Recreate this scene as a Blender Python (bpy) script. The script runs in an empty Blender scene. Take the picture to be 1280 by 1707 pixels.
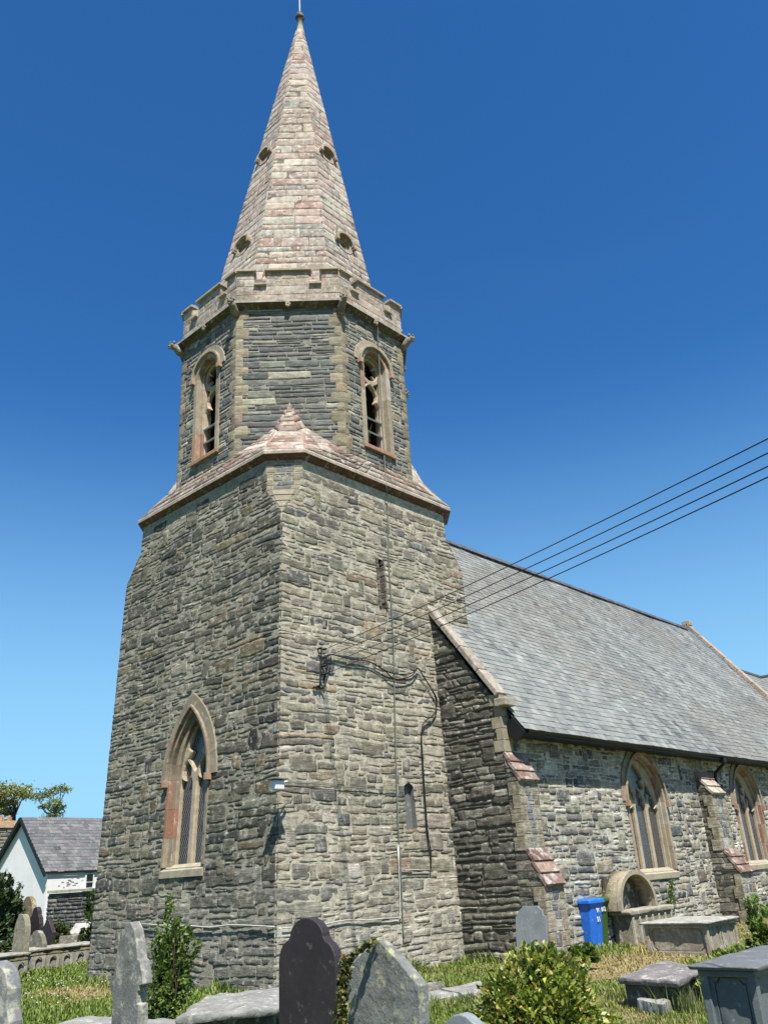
import bpy, math, random
import numpy as np
from mathutils import Vector
from mathutils.geometry import delaunay_2d_cdt
random.seed(7)
SC = bpy.context.scene
PI = math.pi
R = math.radians

# ---------------------------------------------------------------- camera
FPX, PITCH, ROLL, YAW, CX, CY, CZ = 1390.3, R(23.56), R(-3.588), R(41.937), -10.026, -11.709, 1.6
_F = np.array([math.cos(YAW)*math.cos(PITCH), math.sin(YAW)*math.cos(PITCH), math.sin(PITCH)])
_R0 = np.array([math.sin(YAW), -math.cos(YAW), 0.])
_U0 = np.cross(_R0, _F)
_RR = math.cos(ROLL)*_R0 + math.sin(ROLL)*_U0
_UU = -math.sin(ROLL)*_R0 + math.cos(ROLL)*_U0
CAM = np.array([CX, CY, CZ])
cd = bpy.data.cameras.new('camera'); cam = bpy.data.objects.new('camera', cd)
SC.collection.objects.link(cam); SC.camera = cam
cd.sensor_fit = 'VERTICAL'; cd.sensor_height = 24.0
cd.lens = FPX/1707.0*24.0
cd.clip_start = 0.1; cd.clip_end = 3000
from mathutils import Matrix
_m = Matrix(((_RR[0], _UU[0], -_F[0], CX), (_RR[1], _UU[1], -_F[1], CY), (_RR[2], _UU[2], -_F[2], CZ), (0, 0, 0, 1)))
cam.matrix_world = _m

# ---------------------------------------------------------------- light
SUN_EL, SUN_AZ = R(59.0), R(33.0)          # azimuth: from -Y (south) towards -X (west)
w = bpy.data.worlds.new("World"); SC.world = w; w.use_nodes = True
nt = w.node_tree; nt.nodes.clear()
sky = nt.nodes.new('ShaderNodeTexSky'); sky.sky_type = 'NISHITA'; sky.sun_disc = False
sky.sun_elevation = SUN_EL
sky.sun_rotation = math.atan2(-math.sin(SUN_AZ), -math.cos(SUN_AZ))
sky.altitude = 50; sky.air_density = 1.0; sky.dust_density = 0.1; sky.ozone_density = 3.0
bg = nt.nodes.new('ShaderNodeBackground'); bg.inputs['Strength'].default_value = 0.060
hs = nt.nodes.new('ShaderNodeHueSaturation'); hs.inputs['Saturation'].default_value = 1.25
ow = nt.nodes.new('ShaderNodeOutputWorld')
vm = nt.nodes.new('ShaderNodeVectorMath'); vm.operation = 'MULTIPLY'; vm.inputs[1].default_value = (0.80, 1.14, 1.34)
nt.links.new(sky.outputs[0], hs.inputs['Color']); nt.links.new(hs.outputs[0], vm.inputs[0])
# thin high cirrus streaks near the horizon
tc = nt.nodes.new('ShaderNodeTexCoord'); mp = nt.nodes.new('ShaderNodeMapping')
mp.inputs['Scale'].default_value = (1.2, 1.2, 7.0); mp.inputs['Rotation'].default_value = (0.25, 0.1, 0.4)
nz = nt.nodes.new('ShaderNodeTexNoise'); nz.inputs['Scale'].default_value = 1.6; nz.inputs['Detail'].default_value = 6
rp = nt.nodes.new('ShaderNodeValToRGB'); rp.color_ramp.elements[0].position = 0.60; rp.color_ramp.elements[1].position = 0.95
rp.color_ramp.elements[1].color = (0.02, 0.02, 0.02, 1)
mx = nt.nodes.new('ShaderNodeMix'); mx.data_type = 'RGBA'
nt.links.new(tc.outputs['Generated'], mp.inputs['Vector']); nt.links.new(mp.outputs[0], nz.inputs['Vector'])
nt.links.new(nz.outputs['Fac'], rp.inputs[0]); nt.links.new(rp.outputs[0], mx.inputs[0])
geo = nt.nodes.new('ShaderNodeSeparateXYZ'); nt.links.new(tc.outputs['Generated'], geo.inputs[0])
el = nt.nodes.new('ShaderNodeMapRange'); el.interpolation_type = 'SMOOTHSTEP'
for i_, v_ in enumerate((-.04, .54, 1.0, .0)): el.inputs[i_+1].default_value = v_
nt.links.new(geo.outputs['Z'], el.inputs[0])
hz = nt.nodes.new('ShaderNodeMix'); hz.data_type = 'RGBA'; nt.links.new(el.outputs[0], hz.inputs[0]); nt.links.new(vm.outputs[0], hz.inputs[6]); hz.inputs[7].default_value = (3.0, 6.0, 8.3, 1)
nt.links.new(hz.outputs[2], mx.inputs[6]); mx.inputs[7].default_value = (6.5, 7.2, 8.0, 1)
nt.links.new(mx.outputs[2], bg.inputs['Color']); nt.links.new(bg.outputs[0], ow.inputs[0])
ld = bpy.data.lights.new('sun', 'SUN'); ld.energy = 5.0; ld.angle = R(0.5); ld.color = (1.0, 0.955, 0.88)
sun = bpy.data.objects.new('sun', ld); SC.collection.objects.link(sun)
_L = Vector((math.sin(SUN_AZ)*math.cos(SUN_EL), math.cos(SUN_AZ)*math.cos(SUN_EL), -math.sin(SUN_EL)))
sun.rotation_euler = _L.to_track_quat('-Z', 'Y').to_euler()
sun.location = (-20, -30, 50)
SC.view_settings.view_transform = 'Standard'; SC.view_settings.look = 'None'
SC.view_settings.gamma = 1; SC.view_settings.exposure = 0.98
SC.cycles.max_bounces = 5; SC.cycles.diffuse_bounces = 3

# ---------------------------------------------------------------- pixel helpers (photo 1280x1707)
def ray(x, y):
    return _F + _RR*(x-640)/FPX - _UU*(y-853.5)/FPX
def on(x, y, ax, val):
    d = ray(x, y); i = 'xyz'.index(ax)
    return CAM + d*(val-CAM[i])/d[i]
def gp(x, y, z=0.0): return on(x, y, 'z', z)
def at(x, y, d):
    r = ray(x, y); return CAM + r*d/math.hypot(r[0], r[1])

# ---------------------------------------------------------------- noise
def _hash(ix, iy, iz, seed):
    h = (ix.astype(np.int64)*374761393 + iy.astype(np.int64)*668265263 + iz.astype(np.int64)*2147483647 + seed*974711) & 0x7fffffff
    h = ((h ^ (h >> 13))*1274126177) & 0x7fffffff
    h = (h ^ (h >> 16)) & 0xffffff
    return h/float(0xffffff)
def vn(P, seed=0):
    P = np.asarray(P, float); i = np.floor(P).astype(np.int64); f = P-i; f = f*f*(3-2*f)
    r = 0
    for dx in (0, 1):
        for dy in (0, 1):
            for dz in (0, 1):
                wt = (f[..., 0] if dx else 1-f[..., 0])*(f[..., 1] if dy else 1-f[..., 1])*(f[..., 2] if dz else 1-f[..., 2])
                r = r + wt*_hash(i[..., 0]+dx, i[..., 1]+dy, i[..., 2]+dz, seed)
    return r*2-1
def fbm(P, seed=0, o=3):
    r = 0; a = 1; P = np.asarray(P, float)
    for k in range(o): r = r+a*vn(P, seed+k*17); P = P*2.03; a *= .5
    return r

# ---------------------------------------------------------------- object helpers
COL = SC.collection
def props(o, label=None, cat=None, group=None, kind=None):
    if label: o['label'] = label
    if cat: o['category'] = cat
    if group: o['group'] = group
    if kind: o['kind'] = kind
    return o
def thing(name, loc, label, cat, group=None, rz=0.0):
    o = bpy.data.objects.new(name, None); COL.objects.link(o); o.location = tuple(float(v) for v in loc)
    o.rotation_euler = (0, 0, rz); o.empty_display_size = .2
    o['_loc'] = [float(v) for v in loc]
    return props(o, label, cat, group)
def rootloc(p):
    v = np.zeros(3)
    while p is not None:
        if '_loc' in p: v = v+np.array(p['_loc'])
        p = p.parent
    return v
class G:
    """collects geometry"""
    def __init__(s): s.V = []; s.F = []; s.C = []; s.n = 0
    def add(s, V, F, c=(.5, .5, .5)):
        V = np.asarray(V, float).reshape(-1, 3); C = np.asarray(c, float)
        if C.ndim == 1: C = np.tile(C, (len(V), 1))
        s.V.append(V); s.C.append(C)
        if isinstance(F, np.ndarray): s.F.append(F+s.n)
        else: s.F.append([tuple(i+s.n for i in f) for f in F])
        s.n += len(V); return s
    def box(s, c, size, col=(.5, .5, .5), ex=(1, 0, 0), ey=(0, 1, 0), ez=(0, 0, 1), taper=1.0):
        c = np.array(c, float); ex, ey, ez = [np.array(e, float)*k/2 for e, k in zip((ex, ey, ez), size)]
        V = []
        for k in (-1, 1):
            t = taper if k > 0 else 1
            for a, b in ((-1, -1), (1, -1), (1, 1), (-1, 1)): V.append(c+ex*a*t+ey*b*t+ez*k)
        return s.add(V, [(3, 2, 1, 0), (4, 5, 6, 7), (0, 1, 5, 4), (1, 2, 6, 5), (2, 3, 7, 6), (3, 0, 4, 7)], col)
    def prism(s, bot, top, col=(.5, .5, .5)):
        n = len(bot); V = list(bot)+list(top)
        F = [tuple(range(n-1, -1, -1)), tuple(range(n, 2*n))]+[(i, (i+1) % n, n+(i+1) % n, n+i) for i in range(n)]
        return s.add(V, F, col)
    def tube(s, pts, r, n=6, col=(.5, .5, .5), cap=True):
        pts = [np.array(p, float) for p in pts]; m = len(pts)
        rs = r if hasattr(r, '__len__') else [r]*m
        V = []
        up = None
        for i, p in enumerate(pts):
            t = pts[min(i+1, m-1)]-pts[max(i-1, 0)]; t = t/(np.linalg.norm(t)+1e-9)
            if up is None:
                up = np.array([0, 0, 1.]) if abs(t[2]) < .9 else np.array([1., 0, 0])
            a = np.cross(t, up); a /= np.linalg.norm(a)+1e-9; b = np.cross(a, t); up = b
            for k in range(n):
                th = 2*PI*k/n; V.append(p+(a*math.cos(th)+b*math.sin(th))*rs[i])
        F = [(i*n+k, i*n+(k+1) % n, (i+1)*n+(k+1) % n, (i+1)*n+k) for i in range(m-1) for k in range(n)]
        if cap: F += [tuple(range(n-1, -1, -1)), tuple((m-1)*n+k for k in range(n))]
        return s.add(V, F, col)
    def build(s, name, mat, parent=None, smooth=False, bevel=0, seg=2, **kw):
        me = bpy.data.meshes.new(name)
        off = rootloc(parent)
        V = np.concatenate(s.V)-off; C = np.concatenate(s.C)
        if all(isinstance(f, np.ndarray) for f in s.F):
            by = {}
            for f in s.F: by.setdefault(f.shape[1], []).append(f)
            loops = []; starts = []; tot = []; acc = 0
            for k, fs in by.items():
                f = np.concatenate(fs); loops.append(f.ravel()); starts.append(acc+np.arange(len(f))*k); tot.append(np.full(len(f), k)); acc += f.size
            loops = np.concatenate(loops); starts = np.concatenate(starts); tot = np.concatenate(tot)
            me.vertices.add(len(V)); me.vertices.foreach_set('co', V.ravel())
            me.loops.add(len(loops)); me.loops.foreach_set('vertex_index', loops.astype(np.int32))
            me.polygons.add(len(starts)); me.polygons.foreach_set('loop_start', starts.astype(np.int32))
            me.polygons.foreach_set('loop_total', tot.astype(np.int32))
            me.update(calc_edges=True)
        else:
            F = []
            for f in s.F: F += [tuple(int(i) for i in q) for q in f]
            me.from_pydata(V.tolist(), [], F)
        me.validate()
        a = me.color_attributes.new('col', 'FLOAT_COLOR', 'POINT')
        if len(a.data) == len(C):
            a.data.foreach_set('color', np.c_[C, np.ones(len(C))].ravel())
        if smooth: me.polygons.foreach_set('use_smooth', [True]*len(me.polygons))
        me.materials.append(mat)
        o = bpy.data.objects.new(name, me); COL.objects.link(o)
        if parent is not None: o.parent = parent
        if bevel:
            b = o.modifiers.new('b', 'BEVEL'); b.width = bevel; b.segments = seg; b.limit_method = 'ANGLE'; b.angle_limit = R(35)
        return props(o, **kw)

# ---------------------------------------------------------------- materials
ALB = .72   # overall reflectance of weathered surfaces
def mat(name, base=None, rough=.85, bump=.4, bscale=30, var=.25, vscale=5, streak=0.0, lich=0.0, lcol=(.62, .60, .55), lscale=9,
        dark=0.0, dscale=2.5, dcol=(.03, .03, .028), spec=.3, aniso=(1, 1, 1), bdist=.012, rust=0.0, rcol=(.35, .2, .05), moss=0.0, broad=0.0):
    m = bpy.data.materials.new(name); m.use_nodes = True; t = m.node_tree; n = t.nodes; L = t.links.new
    b = n['Principled BSDF']; b.inputs['Roughness'].default_value = rough; b.inputs['Specular IOR Level'].default_value = spec
    tc = n.new('ShaderNodeTexCoord'); mp = n.new('ShaderNodeMapping'); mp.inputs['Scale'].default_value = aniso
    L(tc.outputs['Object'], mp.inputs['Vector'])
    def noise(sc, det=4, vec=None, rough=.55):
        q = n.new('ShaderNodeTexNoise'); q.inputs['Scale'].default_value = sc; q.inputs['Detail'].default_value = det
        q.inputs['Roughness'].default_value = rough; L((vec or mp.outputs[0]), q.inputs['Vector']); return q.outputs['Fac']
    def rng(v, a, b_, c, d):
        q = n.new('ShaderNodeMapRange'); q.clamp = True
        for i, x in enumerate((a, b_, c, d)): q.inputs[i+1].default_value = x
        L(v, q.inputs[0]); return q.outputs[0]
    def mix(f, a, b_, mode='MIX'):
        q = n.new('ShaderNodeMix'); q.data_type = 'RGBA'; q.blend_type = mode
        if isinstance(f, (int, float)): q.inputs[0].default_value = f
        else: L(f, q.inputs[0])
        for i, x in ((6, a), (7, b_)):
            if isinstance(x, tuple): q.inputs[i].default_value = (*x[:3], 1)
            else: L(x, q.inputs[i])
        return q.outputs[2]
    def mul(c, v):
        q = n.new('ShaderNodeVectorMath'); q.operation = 'SCALE'; L(c, q.inputs[0]); L(v, q.inputs['Scale']); return q.outputs[0]
    if base is None:
        at_ = n.new('ShaderNodeAttribute'); at_.attribute_name = 'col'; c = at_.outputs['Color']
    else:
        r_ = n.new('ShaderNodeRGB'); r_.outputs[0].default_value = (*base, 1); c = r_.outputs[0]
    c = mul(c, rng(noise(vscale, 6), .28, .72, 1-var, 1+var))
    if broad: c = mul(c, rng(noise(.55, 5, tc.outputs['Object'], .6), .3, .7, 1-broad, 1+broad))
    fine = noise(bscale, 8, rough=.65)
    c = mul(c, rng(fine, .3, .7, 1-var*.7, 1+var*.7))
    if streak:
        mp2 = n.new('ShaderNodeMapping'); mp2.inputs['Scale'].default_value = (2.2, 2.2, 28); L(tc.outputs['Object'], mp2.inputs['Vector'])
        st = noise(1.6, 5, mp2.outputs[0], .7); c = mul(c, rng(st, .35, .65, 1-streak, 1+streak*.6))
    if dark: c = mix(rng(noise(dscale, 7, rough=.7), .55, .72, 0, dark), c, dcol)
    if rust: c = mix(rng(noise(dscale*1.7+1, 6), .55, .7, 0, rust), c, rcol)
    if moss: c = mix(rng(noise(3.1, 7, rough=.7), .52, .68, 0, moss), c, (.09, .11, .03))
    if lich:
        c = mix(rng(noise(lscale, 7, rough=.68), .60-lich*.12, .66-lich*.06, 0, min(1, .5+lich*.5)), c, lcol)
    kk = n.new('ShaderNodeValue'); kk.outputs[0].default_value = ALB; c = mul(c, kk.outputs[0])
    L(c, b.inputs['Base Color'])
    if bump:
        bp = n.new('ShaderNodeBump'); bp.inputs['Strength'].default_value = bump; bp.inputs['Distance'].default_value = bdist
        h = fine
        if streak:
            ad = n.new('ShaderNodeMath'); ad.operation = 'ADD'; L(fine, ad.inputs[0]); L(st, ad.inputs[1]); h = ad.outputs[0]
        L(h, bp.inputs['Height']); L(bp.outputs[0], b.inputs['Normal'])
    m['_x'] = 1
    return m
M = {}
M['rubble'] = mat('rubble_stone', rough=.9, bump=1.0, bscale=26, var=.32, vscale=7, streak=.45, lich=.38, lcol=(.46, .45, .39), lscale=7, dark=.45, dscale=3, broad=.16)
M['mortar'] = mat('lime_mortar', rough=.95, bump=1.0, bscale=34, var=.4, vscale=9, dark=.75, dscale=5, dcol=(.09, .085, .07), broad=.2)
M['belfry'] = mat('dark_slate_rubble', rough=.85, bump=.9, bscale=28, var=.26, vscale=6, streak=.35, lich=.12, lcol=(.38, .36, .30), lscale=9)
M['ashlar'] = mat('pink_sandstone_ashlar', rough=.9, bump=.6, bscale=34, var=.38, vscale=6, lich=.75, lcol=(.54, .50, .45), lscale=8, dark=.85, dscale=4.0, dcol=(.13, .105, .085), broad=.22)
M['weather'] = mat('red_sandstone_weathering', rough=.9, bump=.7, bscale=30, var=.3, vscale=9, lich=.6, lcol=(.50, .45, .41), lscale=5, dark=.65, dscale=4, dcol=(.12, .085, .065))
M['dressed'] = mat('dressed_sandstone', rough=.88, bump=.4, bscale=40, var=.22, vscale=6, lich=.2, lcol=(.52, .49, .42), lscale=8, dark=.25, dscale=4, dcol=(.10, .08, .05))
M['redtile'] = mat('red_sandstone_offset', rough=.88, bump=.6, bscale=26, var=.35, vscale=7, lich=.8, lcol=(.52, .47, .43), lscale=5, dark=.6, dscale=5, dcol=(.09, .06, .05))
M['cornice'] = mat('stained_shaded_cornice_stone', rough=.9, bump=.6, bscale=30, var=.35, vscale=5, dark=.6, dscale=3, lich=.3, lcol=(.5, .46, .4))  # stains from noise; soffit shade comes in through the vertex colours
M['slate'] = mat('roof_slate', rough=.55, bump=.35, bscale=18, var=.16, vscale=4, spec=.5, lich=.22, lcol=(.34, .35, .32), lscale=7, bdist=.006)
M['slab'] = mat('grey_slate_slab', rough=.6, bump=.3, bscale=24, var=.16, vscale=3, spec=.45, lich=.1, lcol=(.4, .4, .38))
M['purple'] = mat('purple_slate_slab', base=(.036, .028, .031), rough=.62, bump=.18, bscale=18, var=.2, vscale=3, spec=.3, lich=.02, lcol=(.2, .18, .15))
M['lichen'] = mat('lichened_stone', rough=.95, bump=.9, bscale=26, var=.3, vscale=5, lich=.55, lcol=(.46, .45, .27), lscale=11, dark=.6, dscale=8, rust=.2)
M['gravestone'] = mat('stained_slate_headstone', rough=.8, bump=.6, bscale=22, var=.28, vscale=4, spec=.3, lich=.75, lcol=(.46, .45, .36), lscale=9, dark=.55, dscale=5, dcol=(.07, .075, .07), rust=.45, rcol=(.22, .15, .12))
M['oldstone'] = mat('weathered_tomb_stone', rough=.92, bump=.8, bscale=24, var=.28, vscale=5, lich=.45, lcol=(.55, .53, .46), lscale=6, dark=.5, dscale=4)
M['render_white'] = mat('white_limewash', base=(.88, .87, .84), rough=.9, bump=.35, bscale=12, var=.05, vscale=2, dark=.08, dscale=1.2, dcol=(.45, .43, .38))
M['black'] = mat('black_metal', base=(.012, .012, .013), rough=.5, bump=.05, var=.2)
M['cable'] = mat('black_cable_rubber', base=(.01, .01, .011), rough=.6, bump=0, var=.1)
M['grey_cable'] = mat('weathered_copper_tape', base=(.16, .19, .16), rough=.6, bump=0, var=.2)
M['conduit'] = mat('pale_conduit', base=(.5, .49, .45), rough=.6, bump=0, var=.12)
M['whitepl'] = mat('white_plastic', base=(.75, .76, .76), rough=.4, bump=0, var=.04)
M['louvre'] = mat('lead_louvre', base=(.62, .64, .66), rough=.6, bump=.2, var=.25)
M['dark'] = mat('painted_interior_dark', base=(.035, .026, .018), rough=.9, bump=.4, bscale=8, var=.5, aniso=(1, 1, 6))  # near-black colour stands in for the unlit belfry and spire interiors
M['blueplastic'] = mat('blue_bin_plastic', base=(.015, .17, .72), rough=.45, bump=.08, var=.14, vscale=3, spec=.5, lich=.12, lcol=(.25, .36, .7), lscale=14, dark=.25, dscale=3, dcol=(.02, .06, .18))
M['greenplastic'] = mat('green_bin_plastic', base=(.05, .12, .025), rough=.5, bump=.05, var=.1, vscale=3, spec=.4)
M['paint'] = mat('white_paint', base=(.75, .78, .8), rough=.6, bump=0, var=.15)
M['bark'] = mat('bark', base=(.06, .045, .03), rough=.95, bump=.8, bscale=16, var=.3)
def leafmat(name, trans=.35, rough=.45):
    m = bpy.data.materials.new(name); m.use_nodes = True; t = m.node_tree; n = t.nodes; L = t.links.new
    b = n['Principled BSDF']; b.inputs['Roughness'].default_value = rough
    a = n.new('ShaderNodeAttribute'); a.attribute_name = 'col'
    tr = n.new('ShaderNodeBsdfTranslucent'); mx = n.new('ShaderNodeMixShader'); mx.inputs[0].default_value = trans
    g = n.new('ShaderNodeMix'); g.data_type = 'RGBA'; g.blend_type = 'MULTIPLY'; g.inputs[0].default_value = 1; g.inputs[7].default_value = (1.2, 1.35, .6, 1)
    vs = n.new('ShaderNodeVectorMath'); vs.operation = 'SCALE'; vs.inputs['Scale'].default_value = ALB+.06; L(a.outputs['Color'], vs.inputs[0])
    L(vs.outputs[0], b.inputs['Base Color']); L(vs.outputs[0], g.inputs[6]); L(g.outputs[2], tr.inputs['Color'])
    L(b.outputs[0], mx.inputs[1]); L(tr.outputs[0], mx.inputs[2]); L(mx.outputs[0], n['Material Output'].inputs[0])
    return m
M['leaf'] = leafmat('leaf'); M['grass'] = leafmat('grass_blade', .35, .6); M['needle'] = leafmat('needle', .15, .6)
def leaded(name, ax, sc=13.0, lw=.075):
    """dark glass behind a pale diamond lattice (procedural, object space)"""
    m = bpy.data.materials.new(name); m.use_nodes = True; t = m.node_tree; n = t.nodes; L = t.links.new
    b = n['Principled BSDF']
    tc = n.new('ShaderNodeTexCoord'); sp = n.new('ShaderNodeSeparateXYZ'); L(tc.outputs['Object'], sp.inputs[0])
    def mth(op, a, b_=None):
        q = n.new('ShaderNodeMath'); q.operation = op
        for i, x in enumerate((a, b_)):
            if x is None: continue
            if isinstance(x, (int, float)): q.inputs[i].default_value = x
            else: L(x, q.inputs[i])
        return q.outputs[0]
    u = mth('MULTIPLY', sp.outputs[ax], sc*1.15); v = mth('MULTIPLY', sp.outputs[2], sc*.62)
    f1 = mth('LESS_THAN', mth('FRACT', mth('ADD', u, v)), lw*1.1)
    f2 = mth('LESS_THAN', mth('FRACT', mth('SUBTRACT', u, v)), lw)
    f = mth('MAXIMUM', f1, f2)
    ns = n.new('ShaderNodeTexNoise'); ns.inputs['Scale'].default_value = 7; L(tc.outputs['Object'], ns.inputs['Vector'])
    gl = n.new('ShaderNodeMix'); gl.data_type = 'RGBA'; L(ns.outputs['Fac'], gl.inputs[0])
    gl.inputs[6].default_value = (.006, .007, .009, 1); gl.inputs[7].default_value = (.03, .032, .036, 1)
    c = n.new('ShaderNodeMix'); c.data_type = 'RGBA'; L(f, c.inputs[0]); L(gl.outputs[2], c.inputs[6]); c.inputs[7].default_value = (.27, .27, .26, 1)
    L(c.outputs[2], b.inputs['Base Color']); L(mth('ADD', mth('MULTIPLY', f, .5), .18), b.inputs['Roughness'])
    bp = n.new('ShaderNodeBump'); bp.inputs['Strength'].default_value = .3; bp.inputs['Distance'].default_value = .01
    L(ns.outputs['Fac'], bp.inputs['Height']); L(bp.outputs[0], b.inputs['Normal'])
    return m
M['glass_y'] = leaded('leaded_glass_west', 1); M['glass_x'] = leaded('leaded_glass_south', 0)

# ---------------------------------------------------------------- planar frames and masonry
class Frame:
    def __init__(s, P0, P1, Pt):
        P0, P1, Pt = [np.array(p, float) for p in (P0, P1, Pt)]
        s.o = P0; s.ex = (P1-P0)/np.linalg.norm(P1-P0); d = Pt-P0; d = d-s.ex*(d@s.ex); s.ez = d/np.linalg.norm(d); s.en = np.cross(s.ex, s.ez)
    def to2(s, P):
        P = np.asarray(P, float)-s.o; return np.stack([P@s.ex, P@s.ez], -1)
    def __call__(s, u, z, n=0.):
        u = np.asarray(u, float)[..., None]; z = np.asarray(z, float)[..., None]; n = np.asarray(n, float)[..., None]
        return s.o+u*s.ex+z*s.ez+n*s.en
def span(poly, z):
    xs = []
    m = len(poly)
    for i in range(m):
        (x0, z0), (x1, z1) = poly[i], poly[(i+1) % m]
        if (z0-z)*(z1-z) <= 0 and abs(z1-z0) > 1e-9: xs.append(x0+(x1-x0)*(z-z0)/(z1-z0))
    return (min(xs), max(xs)) if xs else (0, 0)
def inside(poly, X, Z):
    r = np.zeros(X.shape, bool); m = len(poly); j = m-1
    for i in range(m):
        xi, zi = poly[i]; xj, zj = poly[j]
        if zi != zj:
            c = ((zi > Z) != (zj > Z)) & (X < (xj-xi)*(Z-zi)/(zj-zi)+xi)
            r ^= c
        j = i
    return r
def pick(pal, rng):
    w = np.array([p[0] for p in pal], float); w /= w.sum(); return np.array(pal[rng.choice(len(pal), p=w)][1])
def courses(z0, z1, hr, rng):
    zs = [z0]
    while zs[-1] < z1-hr[0]*.6: zs.append(zs[-1]+rng.uniform(*hr)*rng.choice([1, 1, 1, .7, 1.25]))
    zs = np.array(zs); return list(z0+(zs-z0)*(z1-z0)/(zs[-1]-z0))
def masonry(g, fr, poly, pal, seed=1, hr=(.1, .2), wr=(.15, .6), gap=.012, prot=(.008, .03), res=.035, wob=.01, jit=.010, split=.25,
            holes=(), cs=None, wave=.02, warpf=None, quoin=None, ext=.02, rough=.006, round_=8, cv=.12, edge_ext=(True, True), big=0.0, back=.012, tone=None):
    """lays stones over a convex polygon poly (2D in frame fr); every stone a small raised patch with its own colour"""
    rng = np.random.default_rng(seed)
    zlo = min(p[1] for p in poly); zhi = max(p[1] for p in poly)
    cs = cs or courses(zlo, zhi, hr, rng)
    row = 0
    BG = []
    if big:
        umin = min(p[0] for p in poly); umax = max(p[0] for p in poly)
        want = int(big*(umax-umin)*(zhi-zlo)); tries = 0
        while len(BG) < want and tries < want*12:
            tries += 1
            hh = rng.uniform(.17, .34); ww = rng.uniform(.18, .75); cz = rng.uniform(zlo+.2, zhi-.2); cu = rng.uniform(umin, umax)
            if rng.random() < .12: hh, ww = rng.uniform(.3, .45), rng.uniform(.14, .24)
            l_, r_ = span(poly, cz-hh/2); l2, r2 = span(poly, cz+hh/2)
            if cu-ww/2 < max(l_, l2)+.12 or cu+ww/2 > min(r_, r2)-.12: continue
            if any(abs(cu-b[0]) < (ww+b[2])/2+.03 and abs(cz-b[1]) < (hh+b[3])/2+.03 for b in BG): continue
            if any(inside(h, np.array([cu-ww/2, cu+ww/2, cu, cu, cu-ww/2, cu+ww/2]), np.array([cz-hh/2, cz-hh/2, cz+hh/2, cz-hh/2, cz+hh/2, cz+hh/2])).any() for h in holes): continue
            BG.append((cu, cz, ww, hh))
        BGA = np.array(BG)
    def lay(c00, c10, c11, c01, p, isq, i, m, usebig):
        W = max(c10[0]-c00[0], c11[0]-c01[0]); H = max(c01[1]-c00[1], c11[1]-c10[1])
        if W < .03 or H < .012: return
        nu = int(min(24, max(2, round(W/res)))); nv = int(min(12, max(2, round(H/res))))
        ee = .007
        s = np.r_[0, np.linspace(min(ee/W, .3), 1-min(ee/W, .3), nu), 1]; t = np.r_[0, np.linspace(min(ee/H, .3), 1-min(ee/H, .3), nv), 1]
        S, T = np.meshgrid(s, t)
        q, r_ = 2*S-1, 2*T-1
        if round_ and not isq:
            k = (np.abs(q)**round_+np.abs(r_)**round_)**(1/round_)+1e-9; mxx = np.maximum(np.abs(q), np.abs(r_)); f = mxx/k
            sx = 1-(1-f)*min(1, H/W*1.2); S2 = (q*sx+1)/2; T2 = (r_*f+1)/2
        else: S2, T2 = S, T
        X = (c00[0]*(1-S2)+c10[0]*S2)*(1-T2)+(c01[0]*(1-S2)+c11[0]*S2)*T2
        Z = (c00[1]*(1-S2)+c10[1]*S2)*(1-T2)+(c01[1]*(1-S2)+c11[1]*S2)*T2
        sd = int(rng.integers(1, 1 << 20))
        inn = 1.0 if not isq else .4
        P3 = np.stack([X*9, Z*14, np.full_like(X, sd % 97)], -1)
        dx = vn(P3, sd)*wob*inn; dz = vn(P3+50, sd)*wob*inn*.8
        lim = (S > 0) if i == 0 else np.ones_like(S, bool)
        if i == 0: dx = dx*np.clip(S*3, 0, 1)
        if i == m-1: dx = dx*np.clip((1-S)*3, 0, 1)
        X = X+dx; Z = Z+dz
        if wave:
            wu = warpf(X, Z) if warpf else X
            Z = Z+wave*vn(np.stack([wu*1.1, Z*1.7, np.full_like(X, 3.3)], -1), 5)*np.clip((Z-zlo)*4, 0, 1)*np.clip((zhi-Z)*4, 0, 1)
        d = np.minimum(np.minimum(S, 1-S)*W, np.minimum(T, 1-T)*H)
        fall = np.clip(d/ee, 0, 1)
        dome = np.clip(d/.05, 0, 1)
        N = -back+(p*.6+p*.4*dome+back)*fall
        N = N+rough*fall*(fbm(np.stack([X*6, Z*26, np.full_like(X, sd % 89)], -1), sd, 2))*(1 if not isq else .4)
        tilt = rng.normal(0, .007, 2)*(0 if isq else 1)
        N = N+fall*(tilt[0]*(S-.5)*min(W, .4)+tilt[1]*(T-.5)*H)*2
        col = pick(quoin[0] if isq else pal, rng)*(1+rng.normal(0, cv))*(1+rng.normal(0, .022, 3))
        if tone: col = tone(col, float(X.mean()), float(Z.mean()), rng)
        col = np.clip(col, .01, .9)
        nr, nc = X.shape
        idx = np.arange(nr*nc).reshape(nr, nc)
        Q = np.stack([idx[:-1, :-1], idx[:-1, 1:], idx[1:, 1:], idx[1:, :-1]], -1).reshape(-1, 4)
        kl = np.zeros(len(Q), bool)
        if usebig and BG:
            xm = (X[:-1, :-1]+X[1:, 1:]).ravel()/2; zm = (Z[:-1, :-1]+Z[1:, 1:]).ravel()/2
            B_ = BGA[(np.abs(BGA[:, 0]-X.mean()) < BGA[:, 2]/2+W) & (np.abs(BGA[:, 1]-Z.mean()) < BGA[:, 3]/2+H+.1)]
            if len(B_):
                kl = ((np.abs(xm[:, None]-B_[:, 0]) < B_[:, 2]/2+.010) & (np.abs(zm[:, None]-B_[:, 1]) < B_[:, 3]/2+.010)).any(1)
                if kl.all(): return
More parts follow.
